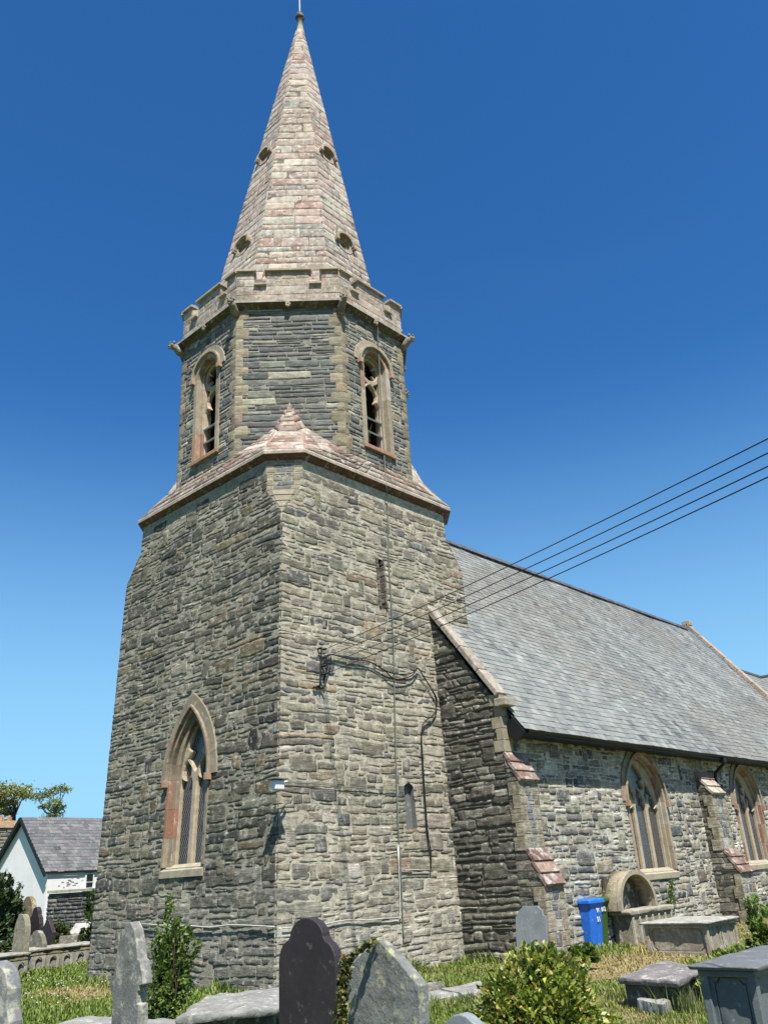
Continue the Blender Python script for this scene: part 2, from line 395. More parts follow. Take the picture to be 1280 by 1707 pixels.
        if len(holes) or kl.any():
            cxm = (X[:-1, :-1]+X[1:, 1:]).ravel()/2; czm = (Z[:-1, :-1]+Z[1:, 1:]).ravel()/2
            kill = kl.copy()
            for h in holes: kill |= inside(h, cxm, czm)
            Q = Q[~kill]
            if not len(Q): return
        V = fr(X, Z, N).reshape(-1, 3)
        g.add(V, Q, np.tile(col, (len(V), 1)))
    for a, b in zip(cs[:-1], cs[1:]):
        row += 1
        e = min(.01, (b-a)*.1)
        l0, r0 = span(poly, max(a, zlo+1e-4)); l1, r1 = span(poly, min(b, zhi-1e-4))
        if max(r0-l0, r1-l1) < .05: continue
        Lw = max(r0-l0, r1-l1)
        # break points in fraction of the course
        br = [0.]
        if quoin: br.append((quoin[1] if row % 2 else quoin[2])/Lw)
        end = 1-((quoin[2] if row % 2 else quoin[1])/Lw if quoin else 0)
        while True:
            nx = br[-1]+rng.uniform(*wr)*rng.choice([1, 1, .6, 1.5])*(.7+.5*(b-a)/max(hr[1], .01))/Lw
            if nx > end-wr[0]*.7/Lw:
                if quoin:
                    br.append(end); br.append(1.)
                else: br.append(1.)
                break
            br.append(nx)
        m = len(br)-1
        for i in range(m):
            f0, f1 = br[i], br[i+1]
            isq = quoin and (i == 0 or i == m-1)
            parts = [(0., 1.)]
            if not isq and rng.random() < split and (b-a) > .09:
                c_ = rng.uniform(.35, .65); parts = [(0, c_), (c_, 1.)]
            for (pa, pb) in parts:
                za, zb = a+(b-a)*pa, a+(b-a)*pb
                la, ra = l0+(l1-l0)*pa, r0+(r1-r0)*pa
                lb, rb = l0+(l1-l0)*pb, r0+(r1-r0)*pb
                p = rng.uniform(*prot) if not isq else (prot[0]+prot[1])/2
                gl = -ext if (i == 0 and edge_ext[0]) else gap/2
                gr = -ext if (i == m-1 and edge_ext[1]) else gap/2
                j = rng.uniform(-jit, jit, (4, 2))
                if isq: j *= .3
                if i == 0: j[0, 0] = j[3, 0] = 0
                if i == m-1: j[1, 0] = j[2, 0] = 0
                c00 = np.array([la+(ra-la)*f0+gl, za+gap/2])+j[0]; c10 = np.array([la+(ra-la)*f1-gr, za+gap/2])+j[1]
                c11 = np.array([lb+(rb-lb)*f1-gr, zb-gap/2])+j[2]; c01 = np.array([lb+(rb-lb)*f0+gl, zb-gap/2])+j[3]
                lay(c00, c10, c11, c01, p, isq, i, m, True)
    for (cu, cz, ww, hh) in BG:
        j = rng.uniform(-1, 1, (4, 2))*np.array([.03, .018])
        q = [np.array([cu+a*ww/2, cz+b*hh/2]) for a, b in ((-1, -1), (1, -1), (1, 1), (-1, 1))]
        lay(q[0]+j[0], q[1]+j[1], q[2]+j[2], q[3]+j[3], rng.uniform(*prot)+.004, False, 1, 3, False)
    return g
def sheet(g, fr, poly, holes=(), n=0.0, col=(.45, .43, .37), depth=0):
    """flat wall plane with real holes cut through (triangulated)"""
    pts = [Vector(p) for p in poly]; edges = [(i, (i+1) % len(poly)) for i in range(len(poly))]
    for h in holes:
        k = len(pts); pts += [Vector(p) for p in h]; edges += [(k+i, k+(i+1) % len(h)) for i in range(len(h))]
    V, E_, F, *_ = delaunay_2d_cdt(pts, edges, [], 1, 1e-6)
    F2 = []
    P = [list(poly)]+[list(h) for h in holes]
    for f in F:
        c = sum((V[i] for i in f), Vector((0, 0)))/len(f); X, Z = np.array([c.x]), np.array([c.y])
        if not inside(P[0], X, Z)[0]: continue
        if any(inside(h, X, Z)[0] for h in P[1:]): continue
        F2.append(tuple(f))
    V2 = fr(np.array([v.x for v in V]), np.array([v.y for v in V]), np.full(len(V), n))
    g.add(V2, F2, col)
    return g
def plate(g, fr, outer, holes, nf, nb, col, ch=.02):
    """stone plate with pierced openings: chamfered front edges round each hole"""
    def grow(h, d):
        m = len(h); out = []
        for i in range(m):
            p0, p1, p2 = np.array(h[i-1]), np.array(h[i]), np.array(h[(i+1) % m])
            a = p1-p0; b = p2-p1; na = np.array([a[1], -a[0]])/(np.linalg.norm(a)+1e-9); nb_ = np.array([b[1], -b[0]])/(np.linalg.norm(b)+1e-9)
            nn = na+nb_; l = np.linalg.norm(nn)
            out.append(tuple(p1+(nn/l*d/max(.6, l/2) if l > 1e-6 else 0)))
        return out
    def area(h): return sum(h[i-1][0]*h[i][1]-h[i][0]*h[i-1][1] for i in range(len(h)))
    H = [h if area(h) > 0 else h[::-1] for h in holes]
    HG = [grow(h, ch) for h in H]
    sheet(g, fr, outer, HG, nf, col)
    for h, hg in zip(H, HG):
        m = len(h)
        V = np.concatenate([fr([p[0] for p in hg], [p[1] for p in hg], [nf]*m), fr([p[0] for p in h], [p[1] for p in h], [nf-ch]*m), fr([p[0] for p in h], [p[1] for p in h], [nb]*m)])
        F = [(k*m+i, k*m+(i+1) % m, (k+1)*m+(i+1) % m, (k+1)*m+i) for k in (0, 1) for i in range(m)]
        g.add(V, F, col)
    return g
def arch(cx, zs, zp, half, ht, n=14):
    """outline: bottom-left up over the head to bottom-right; pointed (ht>half) or round"""
    if zs is None: pts = [(cx-half, zp)]
    else: pts = [(cx-half, zs), (cx-half, zs+(zp-zs)*.33), (cx-half, zs+(zp-zs)*.66), (cx-half, zp)]
    Rr = (half*half+ht*ht)/(2*half); left = []
    th1 = math.asin(min(1, ht/Rr))
    for i in range(1, n+1):
        th = th1*i/n; left.append((cx-half+Rr-Rr*math.cos(th), zp+Rr*math.sin(th)))
    pts += left
    pts += [(2*cx-x, z) for x, z in left[:-1][::-1]]
    pts += [(cx+half, zp)] if zs is None else [(cx+half, zp), (cx+half, zs+(zp-zs)*.66), (cx+half, zs+(zp-zs)*.33), (cx+half, zs)]
    return pts
def band(g, fr, inn, out, n0, n1, blocks, pal, rng, gap=.004, splay=0.0, colmap=None):
    """dressed stones between two matched outlines (front n1, back n0); blocks = lists of sample index breaks"""
    for a, b in zip(blocks[:-1], blocks[1:]):
        I = [np.array(inn[k]) for k in range(a, b+1)]; O = [np.array(out[k]) for k in range(a, b+1)]
        def sh(L):
            L = [p.copy() for p in L]; d0 = L[1]-L[0]; L[0] += d0/np.linalg.norm(d0)*gap/2; d1 = L[-2]-L[-1]; L[-1] += d1/np.linalg.norm(d1)*gap/2; return L
        I, O = sh(I), sh(O)
        m = len(I); dn = rng.uniform(-.003, .003)
        cm_ = colmap(a, b) if colmap else None
        c = np.array(cm_) if cm_ is not None else pick(pal, rng)
        c = c*(1+rng.normal(0, .08))
        def ring(n_, q=0.0):
            A = [p for p in I]; B = [p for p in O][::-1]
            L_ = A+B
            if q:
                L_ = [A[k]+(O[k]-A[k])/np.linalg.norm(O[k]-A[k])*q for k in range(m)]+[O[k]-(O[k]-A[k])/np.linalg.norm(O[k]-A[k])*q for k in range(m)][::-1]
            return fr([p[0] for p in L_], [p[1] for p in L_], [n_+dn]*(2*m))
        Rb, Rm, Rf = ring(n0), ring(n1-.008), ring(n1, .008)
        k2 = 2*m
        V = np.concatenate([Rb, Rm, Rf])
        F = [(j*k2+i, j*k2+(i+1) % k2, (j+1)*k2+(i+1) % k2, (j+1)*k2+i) for j in (0, 1) for i in range(k2)]
        F += [(2*k2+i, 2*k2+i+1, 2*k2+k2-2-i, 2*k2+k2-1-i) for i in range(m-1)]
        g.add(V, F, c)
    return g
def offpoly(P, d):
    """offset a convex CCW polygon outwards by d"""
    P = [np.array(p, float) for p in P]; m = len(P); L = []
    for i in range(m):
        a, b = P[i], P[(i+1) % m]; e = (b-a)/np.linalg.norm(b-a); n_ = np.array([e[1], -e[0]]); L.append((a+n_*d, e))
    out = []
    for i in range(m):
        (p, e), (q, f) = L[i-1], L[i]
        t = ((q[0]-p[0])*f[1]-(q[1]-p[1])*f[0])/(e[0]*f[1]-e[1]*f[0]); out.append(p+e*t)
    return out
def sweep(g, P, prof, col, cols=None):
    rings = []
    for (d, z) in prof:
        rings.append(np.array([[*p, z] for p in offpoly(P, d)]))
    m = len(P)
    for k in range(len(prof)-1):
        c = col if cols is None else cols[k]
        for i in range(m):
            j = (i+1) % m
            A, B, C_, D = rings[k][i], rings[k][j], rings[k+1][j], rings[k+1][i]
            ns = 6
            for q in range(ns):
                s0, s1 = q/ns, (q+1)/ns
                cc = np.array(c)*(1+random.uniform(-.12, .12))
                g.add([A+(B-A)*s0, A+(B-A)*s1, D+(C_-D)*s1, D+(C_-D)*s0], [(0, 1, 2, 3)], cc)
    return g

# palettes
SL, OL, BE, BR, LG, WH = (.115, .12, .12), (.20, .19, .145), (.31, .28, .20), (.24, .19, .12), (.32, .31, .27), (.5, .49, .45)
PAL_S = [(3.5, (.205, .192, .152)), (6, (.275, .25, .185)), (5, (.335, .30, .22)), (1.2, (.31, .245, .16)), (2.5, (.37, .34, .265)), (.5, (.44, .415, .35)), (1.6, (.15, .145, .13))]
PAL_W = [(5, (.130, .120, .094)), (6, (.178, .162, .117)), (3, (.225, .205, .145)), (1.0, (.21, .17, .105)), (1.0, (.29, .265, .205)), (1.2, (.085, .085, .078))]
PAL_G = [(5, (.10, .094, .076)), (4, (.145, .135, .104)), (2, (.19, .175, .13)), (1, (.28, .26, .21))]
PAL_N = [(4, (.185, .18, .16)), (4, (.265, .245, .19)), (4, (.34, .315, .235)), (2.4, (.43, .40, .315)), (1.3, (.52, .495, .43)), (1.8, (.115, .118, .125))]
PAL_B = [(7, (.135, .138, .128)), (4, (.175, .175, .155)), (2, (.22, .215, .18)), (1, (.10, .105, .10)), (.5, (.36, .33, .25))]
PAL_Q = [(5, (.29, .25, .165)), (3, (.33, .285, .19)), (1, (.33, .25, .165)), (1.5, (.24, .205, .135))]
PAL_P = [(7, (.375, .30, .235)), (4, (.41, .335, .265)), (3, (.33, .265, .205)), (.6, (.30, .19, .14)), (1.5, (.43, .385, .31)), (1.5, (.28, .255, .22))]
PAL_R = [(4, (.20, .145, .11)), (3, (.26, .20, .15)), (3, (.32, .275, .22)), (2, (.16, .12, .09))]
PAL_D = [(5, (.35, .295, .21)), (3, (.385, .32, .225)), (2, (.31, .255, .17)), (1.3, (.32, .18, .125)), (1.5, (.40, .355, .28))]
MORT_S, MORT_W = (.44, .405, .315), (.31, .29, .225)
MORT_N = (.46, .44, .37)

# ================================================================ GROUND
def ground_h(x, y):
    P = np.stack([np.asarray(x)*.35, np.asarray(y)*.35, np.zeros_like(np.asarray(x, float))], -1)
    return .05*vn(P, 11)*np.clip(1-np.hypot(np.asarray(x)+2, np.asarray(y)+2)/60, 0, 1)-.02
def dryness(x, y):
    """1 = straw, 0 = green : worn paths round the tower"""
    x = np.asarray(x, float); y = np.asarray(y, float)
    P = np.stack([x*.5, y*.5, np.zeros_like(x)], -1)
    d = .38+.55*fbm(P, 40, 3)
    d = d+1.0*np.exp(-((x+1.2)/.8)**2-((y-4.3)/1.5)**2)
    d = d-.5*(x < 1)*(y > .5)
    d = d+.55*np.exp(-((y+3.2-.0*x)**2)/1.5)*(x > 1)
    d = d-.75*(x < -2.6)*(y > -3)
    d = d-.6*(y > 9)
    return np.clip(d, 0, 1)
def make_ground():
    g = G()
    near = np.arange(-14, 30.01, .25); far = np.array([-600, -250, -100, -50, -25]); xs = np.r_[far, near, [36, 50, 80, 150, 300, 700]]
    ys = np.r_[far, near, [36, 50, 80, 150, 300, 700]]
    X, Y = np.meshgrid(xs, ys); Z = ground_h(X, Y)
    idx = np.arange(X.size).reshape(X.shape)
    Q = np.stack([idx[:-1, :-1], idx[:-1, 1:], idx[1:, 1:], idx[1:, :-1]], -1).reshape(-1, 4)
    d = dryness(X, Y)[..., None]
    C = (1-d)*np.array([.10, .14, .03])+d*np.array([.28, .22, .11])
    g.add(np.stack([X, Y, Z], -1).reshape(-1, 3), Q, C.reshape(-1, 3))
    g.build('ground', mat('earth_and_thatch', rough=1, bump=.8, bscale=14, var=.35, vscale=3, bdist=.03), None, True, kind='structure')
make_ground()

# ================================================================ CHURCH
CH = thing('church', (0, 0, 0), 'old rubble stone church with square tower, octagonal belfry, pinkish spire and slate roofed nave', 'church')
def xw(z): return .04-.048*(8.4-z)
def ys(z): return .10-.0238*(8.4-z)
def yn(z): return 5.90-.024*(8.4-z)
def xe(z): return 5.85-.02*(8.4-z)
CC = .52          # chamfer measured along each wall
Z0, ZC0, ZC1, ZT = -.3, 8.45, 9.12, 9.88
TCS = courses(Z0, ZT, (.10, .22), np.random.default_rng(3))
def facepoly(P3, base_i=(0, 1), topi=-1):
    fr = Frame(P3[base_i[0]], P3[base_i[1]], P3[topi]); return fr, [tuple(p) for p in fr.to2(P3)]
# west wall: u runs north -> south, normal -X
PW = [(xw(Z0), yn(Z0), Z0), (xw(Z0), ys(Z0), Z0), (xw(ZC0), ys(ZC0), ZC0), (xw(ZC1), ys(ZC1)+CC, ZC1), (xw(ZT), ys(ZT)+CC, ZT),
      (xw(ZT), yn(ZT)-CC, ZT), (xw(ZC1), yn(ZC1)-CC, ZC1), (xw(ZC0), yn(ZC0), ZC0)]
frW, pW = facepoly(PW)
PS = [(xw(Z0), ys(Z0), Z0), (xe(Z0), ys(Z0), Z0), (xe(ZC0), ys(ZC0), ZC0), (xe(ZC1)-CC, ys(ZC1), ZC1), (xe(ZT)-CC, ys(ZT), ZT),
      (xw(ZT)+CC, ys(ZT), ZT), (xw(ZC1)+CC, ys(ZC1), ZC1), (xw(ZC0), ys(ZC0), ZC0)]
frS, pS = facepoly(PS)
PE = [(xe(Z0), ys(Z0), Z0), (xe(Z0), yn(Z0), Z0), (xe(ZC0), yn(ZC0), ZC0), (xe(ZC1), yn(ZC1)-CC, ZC1), (xe(ZT), yn(ZT)-CC, ZT),
      (xe(ZT), ys(ZT)+CC, ZT), (xe(ZC1), ys(ZC1)+CC, ZC1), (xe(ZC0), ys(ZC0), ZC0)]
frE, pE = facepoly(PE)
PN = [(xe(Z0), yn(Z0), Z0), (xw(Z0), yn(Z0), Z0), (xw(ZC0), yn(ZC0), ZC0), (xw(ZC1)+CC, yn(ZC1), ZC1), (xw(ZT)+CC, yn(ZT), ZT),
      (xe(ZT)-CC, yn(ZT), ZT), (xe(ZC1)-CC, yn(ZC1), ZC1), (xe(ZC0), yn(ZC0), ZC0)]
frN, pN = facepoly(PN)
def U2(fr, P): return tuple(float(v) for v in fr.to2(P))
def shrink(poly, k):  # towards centroid by k metres (for masking)
    c = np.mean(np.array(poly), 0); out = []
    for p in poly:
        d = np.array(p)-c; l = np.linalg.norm(d); out.append(tuple(c+d*(l-k)/l))
    return out

# ---- windows: generic dressed window
def light_head(cx, zs, zp, hw, ht):
    """cusped light: jambs, two cusps, pointed top (CCW)"""
    r = [(hw, zp), (hw*.98, zp+.10*ht), (hw*.80, zp+.24*ht), (hw*.42, zp+.20*ht), (hw*.66, zp+.40*ht), (hw*.70, zp+.58*ht), (hw*.5, zp+.80*ht), (0, zp+ht)]
    return [(cx-hw, zs), (cx+hw, zs)]+[(cx+x, z) for x, z in r]+[(cx-x, z) for x, z in r[:-1][::-1]]
def gothic_window(name, fr, cu, zs, zp, half, ht, nlights, glassmat, seed, hood=.24, jamb=.12, rev=.22, upper=(), io=.085, label=None, pal=None):
    """returns (mask polygon, hole polygon). half/ht = clear opening at the wall face"""
    rng = np.random.default_rng(seed); PD = pal or PAL_D
    inn = arch(cu, zs, zp, half, ht, 14); n = len(inn)
    jb = arch(cu, zs, zp, half+jamb, ht+jamb*1.25, 14)
    hd_i = arch(cu, None, zp-.02, half+jamb+.005, ht+jamb*1.25+.02, 14); hd_o = arch(cu, None, zp-.02, half+jamb+hood, ht+jamb*1.25+hood*1.2, 14)
    g = G()
    bl = [0, 1, 2, 3, 6, 9, 12, 15, 17, 19, 22, 25, 28, 31, 32, 33, 34]
    bl = [b for b in bl if b < n-1]+[n-1]
    def cm(a, b):
        if (b <= 3 or a >= n-4) and rng.random() < .42: return (.30, .155, .10)
        return None
    band(g, fr, inn, jb, -rev-.02, .036, bl, PD, rng, colmap=cm)
    # inner splayed order
    in2 = arch(cu, zs, zp, half-io, ht-io*1.2, 14)
    band(g, fr, in2, inn, -rev-.10, -rev*.45, bl, PD, rng, colmap=cm)
    sur = g.build('surround', M['dressed'], CH)
    wroot = sur; wroot.name = name
    if label: wroot['label'] = label
    g = G(); hb = [0, 3, 6, 9, 12, 14, 16, 19, 22, 25, len(hd_i)-1]
    band(g, fr, hd_i, hd_o, -.05, .045, hb, [(1, (.30, .26, .18)), (1, (.26, .225, .155)), (1, (.28, .22, .15))], rng)
    # thin roll of the hood mould, standing proud
    h2i = arch(cu, None, zp-.02, half+jamb-.015, ht+jamb*1.2, 14); h2o = arch(cu, None, zp-.02, half+jamb+.045, ht+jamb*1.2+.055, 14)
    band(g, fr, h2i, h2o, .0, .10, hb, PD, rng)
    for s in (-1, 1):
        c = fr(cu+s*(half+jamb+.015), zp-.07, .07)
        g.box(c, (.11, .10, .13), (.38, .24, .16), fr.ex, fr.en, fr.ez)
    g.build('hood_mould', M['dressed'], wroot)
    # sill
    g = G()
    a, b = cu-half-jamb*.9, cu+half+jamb*.9
    V = [fr(a, zs-.19, .05), fr(b, zs-.19, .05), fr(b, zs-.07, .055), fr(a, zs-.07, .055), fr(a+.08, zs+.05, -rev), fr(b-.08, zs+.05, -rev), fr(a, zs-.19, -.05), fr(b, zs-.19, -.05)]
    g.add(V, [(0, 1, 2, 3), (3, 2, 5, 4), (6, 7, 1, 0), (6, 0, 3), (1, 7, 2), (3, 4, 6), (2, 7, 5)], (.40, .35, .25))
    g.build('sill', M['dressed'], wroot)
    # tracery
    T_out = arch(cu, zs-.02, zp, half-io+.02, ht-io+.01, 14)
    W = 2*(half-io); mw = (.14 if nlights == 2 else .085)
    lw = (W-mw*(nlights-1))/nlights
    holes = []
    lh = min(ht*.42, lw*1.25)
    for k in range(nlights):
        c = cu-W/2+lw/2+k*(lw+mw)
        z_ = zp-(.0 if nlights == 2 else .02)-lh*.25
        if nlights == 3: z_ -= (.12 if k != 1 else .03)
        holes.append(light_head(c, zs+.03, z_, lw/2-.012, lh))
    for u_ in upper: holes.append(u_)
    g = G(); plate(g, fr, T_out, holes, -rev, -rev-.11, (.42, .345, .245), .028)
    g.build('tracery', M['dressed'], wroot)
    # glazing
    g = G(); sheet(g, fr, arch(cu, zs-.02, zp, half-.03, ht-.03, 14), (), -rev-.085, (.1, .1, .1))
    g.build('glazing', glassmat, wroot)
    msk = arch(cu, zs-.15, zp, half+jamb-.02, ht+jamb*1.2, 10)
    msk2 = arch(cu, None, zp-.02, half+jamb+hood-.03, ht+jamb+hood*1.1, 10)
    hole = arch(cu, zs-.02, zp, half+.02, ht+.02, 12)
    return [msk, msk2], [hole]
def leafhole(cx, cz, w, h, rot=0, n=12, cusp=.35):
    """dagger shaped tracery opening with two inner cusps, CCW"""
    pts = []
    for k in range(n*2):
        a = 2*PI*k/(n*2)
        x = math.cos(a)*w*(1-.0*abs(math.sin(a))); z = math.sin(a)
        z = math.copysign(abs(z)**1.25, z)*h
        q = 1-cusp*math.exp(-((abs(math.sin(a))-.55)/.16)**2) if abs(math.cos(a)) > .2 else 1
        x *= q
        pts.append((x, z))
    c, s = math.cos(rot), math.sin(rot)
    return [(cx+x*c-z*s, cz+x*s+z*c) for x, z in pts]

# west window of the tower
uw = U2(frW, (xw(3), 2.67, 3.0))[0]
zsw = U2(frW, (xw(2), 2.97, 1.99))[1]; zpw = U2(frW, (xw(3.6), 2.97, 3.60))[1]
top = [(uw-.0, zpw+1.12), (uw-.16, zpw+.93), (uw-.27, zpw+.60), (uw-.13, zpw+.52), (uw-.25, zpw+.38), (uw, zpw+.14), (uw+.25, zpw+.38), (uw+.13, zpw+.52), (uw+.27, zpw+.60), (uw+.16, zpw+.93)]
maskW, holeW = gothic_window('west_window', frW, uw, zsw, zpw, .61, 1.27, 2, M['glass_y'], 5, hood=.24, jamb=.085, rev=.13, io=.13, upper=[top], pal=[(4, (.27, .215, .15)), (3, (.31, .25, .175)), (2, (.26, .175, .125)), (1.5, (.21, .17, .12))], label='two light pointed window with red jamb stones')
# slit opening and blocked slit on the south wall
slu = U2(frS, (2.84, ys(7.4), 7.4))[0]; sz0 = U2(frS, (2.8, ys(6.9), 6.93))[1]; sz1 = U2(frS, (2.8, ys(8), 8.07))[1]
slit = [(slu-.09, sz0), (slu+.09, sz0), (slu+.075, sz1), (slu-.10, sz1)]
bu = U2(frS, (3.19, 0, 2.9))[0]; bz0 = U2(frS, (3.1, 0, 2.42))[1]; bz1 = U2(frS, (3.1, 0, 3.32))[1]
blk = [(bu-.16, bz0), (bu+.16, bz0), (bu+.14, bz1-.08), (bu, bz1), (bu-.14, bz1-.08)]
g = G()
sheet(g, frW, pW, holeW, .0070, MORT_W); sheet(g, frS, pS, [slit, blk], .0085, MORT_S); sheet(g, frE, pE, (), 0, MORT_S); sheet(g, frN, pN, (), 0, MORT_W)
g.build('tower_mortar', M['mortar'], CH)
LW = pW[1][0]
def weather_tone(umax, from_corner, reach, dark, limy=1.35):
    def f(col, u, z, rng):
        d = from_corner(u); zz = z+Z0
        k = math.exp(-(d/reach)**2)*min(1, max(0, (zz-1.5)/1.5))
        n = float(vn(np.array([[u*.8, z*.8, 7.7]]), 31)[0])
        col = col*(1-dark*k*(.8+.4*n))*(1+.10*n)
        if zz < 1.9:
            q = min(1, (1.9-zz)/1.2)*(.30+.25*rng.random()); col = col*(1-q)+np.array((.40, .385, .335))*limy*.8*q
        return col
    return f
g = G()
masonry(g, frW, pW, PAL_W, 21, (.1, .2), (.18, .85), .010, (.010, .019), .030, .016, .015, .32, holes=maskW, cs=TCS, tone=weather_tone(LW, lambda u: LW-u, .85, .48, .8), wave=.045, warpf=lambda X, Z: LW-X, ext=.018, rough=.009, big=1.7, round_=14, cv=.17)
g.build('west_tower_wall', M['rubble'], CH, True, label='darker weathered west face of the tower')
g = G()
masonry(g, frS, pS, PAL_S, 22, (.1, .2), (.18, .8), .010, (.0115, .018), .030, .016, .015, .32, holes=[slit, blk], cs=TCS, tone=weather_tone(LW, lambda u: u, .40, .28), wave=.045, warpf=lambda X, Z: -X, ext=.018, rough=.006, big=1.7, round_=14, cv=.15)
g.build('south_tower_wall', M['rubble'], CH, True, label='sunlit south face of the tower')
g = G()
masonry(g, frE, pE, PAL_S, 23, (.1, .2), (.2, .7), .016, (.004, .03), .08, .014, .012, .1, cs=TCS, wave=.05, warpf=lambda X, Z: X, ext=.02)
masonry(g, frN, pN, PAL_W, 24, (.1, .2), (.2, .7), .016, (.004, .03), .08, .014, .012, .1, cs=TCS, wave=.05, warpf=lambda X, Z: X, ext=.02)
g.build('rear_tower_wall', M['rubble'], CH, True)
# slit reveals
g = G()
m4 = len(slit)
V = np.concatenate([frS([p[0] for p in slit], [p[1] for p in slit], [0.02]*m4), frS([p[0] for p in slit], [p[1] for p in slit], [-.45]*m4)])
g.add(V, [(i, (i+1) % m4, m4+(i+1) % m4, m4+i) for i in range(m4)]+[(4, 5, 6, 7)], (.14, .12, .10))
for k in range(9):
    z = sz0+(sz1-sz0)*(k+.5)/9
    for s in (-1, 1): g.box(frS(slu+s*(.10+random.uniform(-.01, .012)), z, -.1), (.05, .3, (sz1-sz0)/9*.86), np.array((.2, .18, .14))*random.uniform(.6, 1.3), frS.ex, frS.en, frS.ez)
g.build('slit_window', M['rubble'], CH)
g = G(); m4 = len(blk)
V = np.concatenate([frS([p[0] for p in blk], [p[1] for p in blk], [0.012]*m4), frS([p[0] for p in blk], [p[1] for p in blk], [-.10]*m4)])
g.add(V, [(i, (i+1) % m4, m4+(i+1) % m4, m4+i) for i in range(m4)]+[tuple(range(m4, 2*m4))], (.16, .16, .155))
g.build('blocked_slit', M['slab'], CH)

# corner corbels + chamfers
def corner(ax, ay, sx, sy, seed):
    """ax(z), ay(z) corner position; sx, sy direction along each wall from the corner inwards"""
    A1 = np.array([ax(ZC1), ay(ZC1)+sy*CC, ZC1]); B1 = np.array([ax(ZC1)+sx*CC, ay(ZC1), ZC1])
    A2 = np.array([ax(ZT), ay(ZT)+sy*CC, ZT]); B2 = np.array([ax(ZT)+sx*CC, ay(ZT), ZT]); ap = np.array([ax(ZC0), ay(ZC0), ZC0])
    if sx*sy < 0: A1, B1, A2, B2 = B1, A1, B2, A2
    # a belly point gives the corbel its narrow side facets
    mid = (A1+B1)/2; out = np.array([ax(ZC1), ay(ZC1), ZC1])-mid; out[2] = 0
    A1b = A1+(B1-A1)*.16+out*.20; B1b = B1-(B1-A1)*.16+out*.20
    g = G(); rng = np.random.default_rng(seed)
    def tri_face(P, hr, wr, pal, sd):
        fr, pl = facepoly(P); sheet(g, fr, pl, (), 0, (.30, .28, .21))
        masonry(g, fr, pl, pal, sd, hr, wr, .010, (.006, .012), .06, .003, .003, 0, wave=0, ext=.008, rough=.003, round_=0, cv=.07)
    def rev(P): return P
    # vertical chamfer
    q = [A1b, B1b, B2, A2]; fr, pl = facepoly([A1, B1, B2, A2]); sheet(g, fr, pl, (), 0, (.34, .32, .25))
    masonry(g, fr, pl, PAL_B+[(4, (.40, .38, .32))], seed, (.07, .12), (.15, .3), .014, (.005, .015), .04, .008, .006, 0, quoin=(PAL_Q, .14, .2), wave=0, ext=.012)
    # corbel: three facets converging on the wall corner
    for k, (P, Q) in enumerate(((A1, A1b), (A1b, B1b), (B1b, B1))):
        n_ = 4
        for r_ in range(n_):
            t0, t1 = r_/n_+.035, (r_+1)/n_
            bow = lambda t: .09*math.sin(PI*t)*0
            a0, b0, a1, b1 = P+(ap-P)*t0, Q+(ap-Q)*t0, P+(ap-P)*t1, Q+(ap-Q)*t1
            c = np.array(random.choice([(.25, .225, .155), (.22, .195, .135), (.27, .235, .17)]))*random.uniform(.85, 1.1)
            o = np.array([-.012*sx, -.012*sy, 0])
            g.add([a0+o, a1+o, b1+o, b0+o], [(0, 1, 2, 3)], c)
    for (P, Q) in ((A1, A1b), (A1b, B1b), (B1b, B1)): g.add([P, ap, Q], [(0, 1, 2)], (.07, .06, .045))
    g.add([A1, A1b, B1b, B1], [(0, 1, 2, 3)], (.3, .27, .19))
    g.build('corner_corbel', M['dressed'], CH)
corner(xw, ys, 1, 1, 31); corner(xe, ys, -1, 1, 32); corner(xw, yn, 1, -1, 33)

# tower cornice
def chsq(x0, y0, x1, y1, c): return [(x0+c, y0), (x1-c, y0), (x1, y0+c), (x1, y1-c), (x1-c, y1), (x0+c, y1), (x0, y1-c), (x0, y0+c)]
CP = chsq(-.04, -.04, 6.09, 6.08, .62)
g = G()
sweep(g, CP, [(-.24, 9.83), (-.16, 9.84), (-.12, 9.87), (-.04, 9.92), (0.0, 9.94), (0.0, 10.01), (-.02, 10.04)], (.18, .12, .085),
      [(.10, .065, .045), (.11, .07, .05), (.14, .085, .06), (.13, .09, .07), (.42, .33, .26), (.50, .44, .38)])  # moulding bands coloured dark below, pale at the lip
g.build('cornice', M['cornice'], CH)

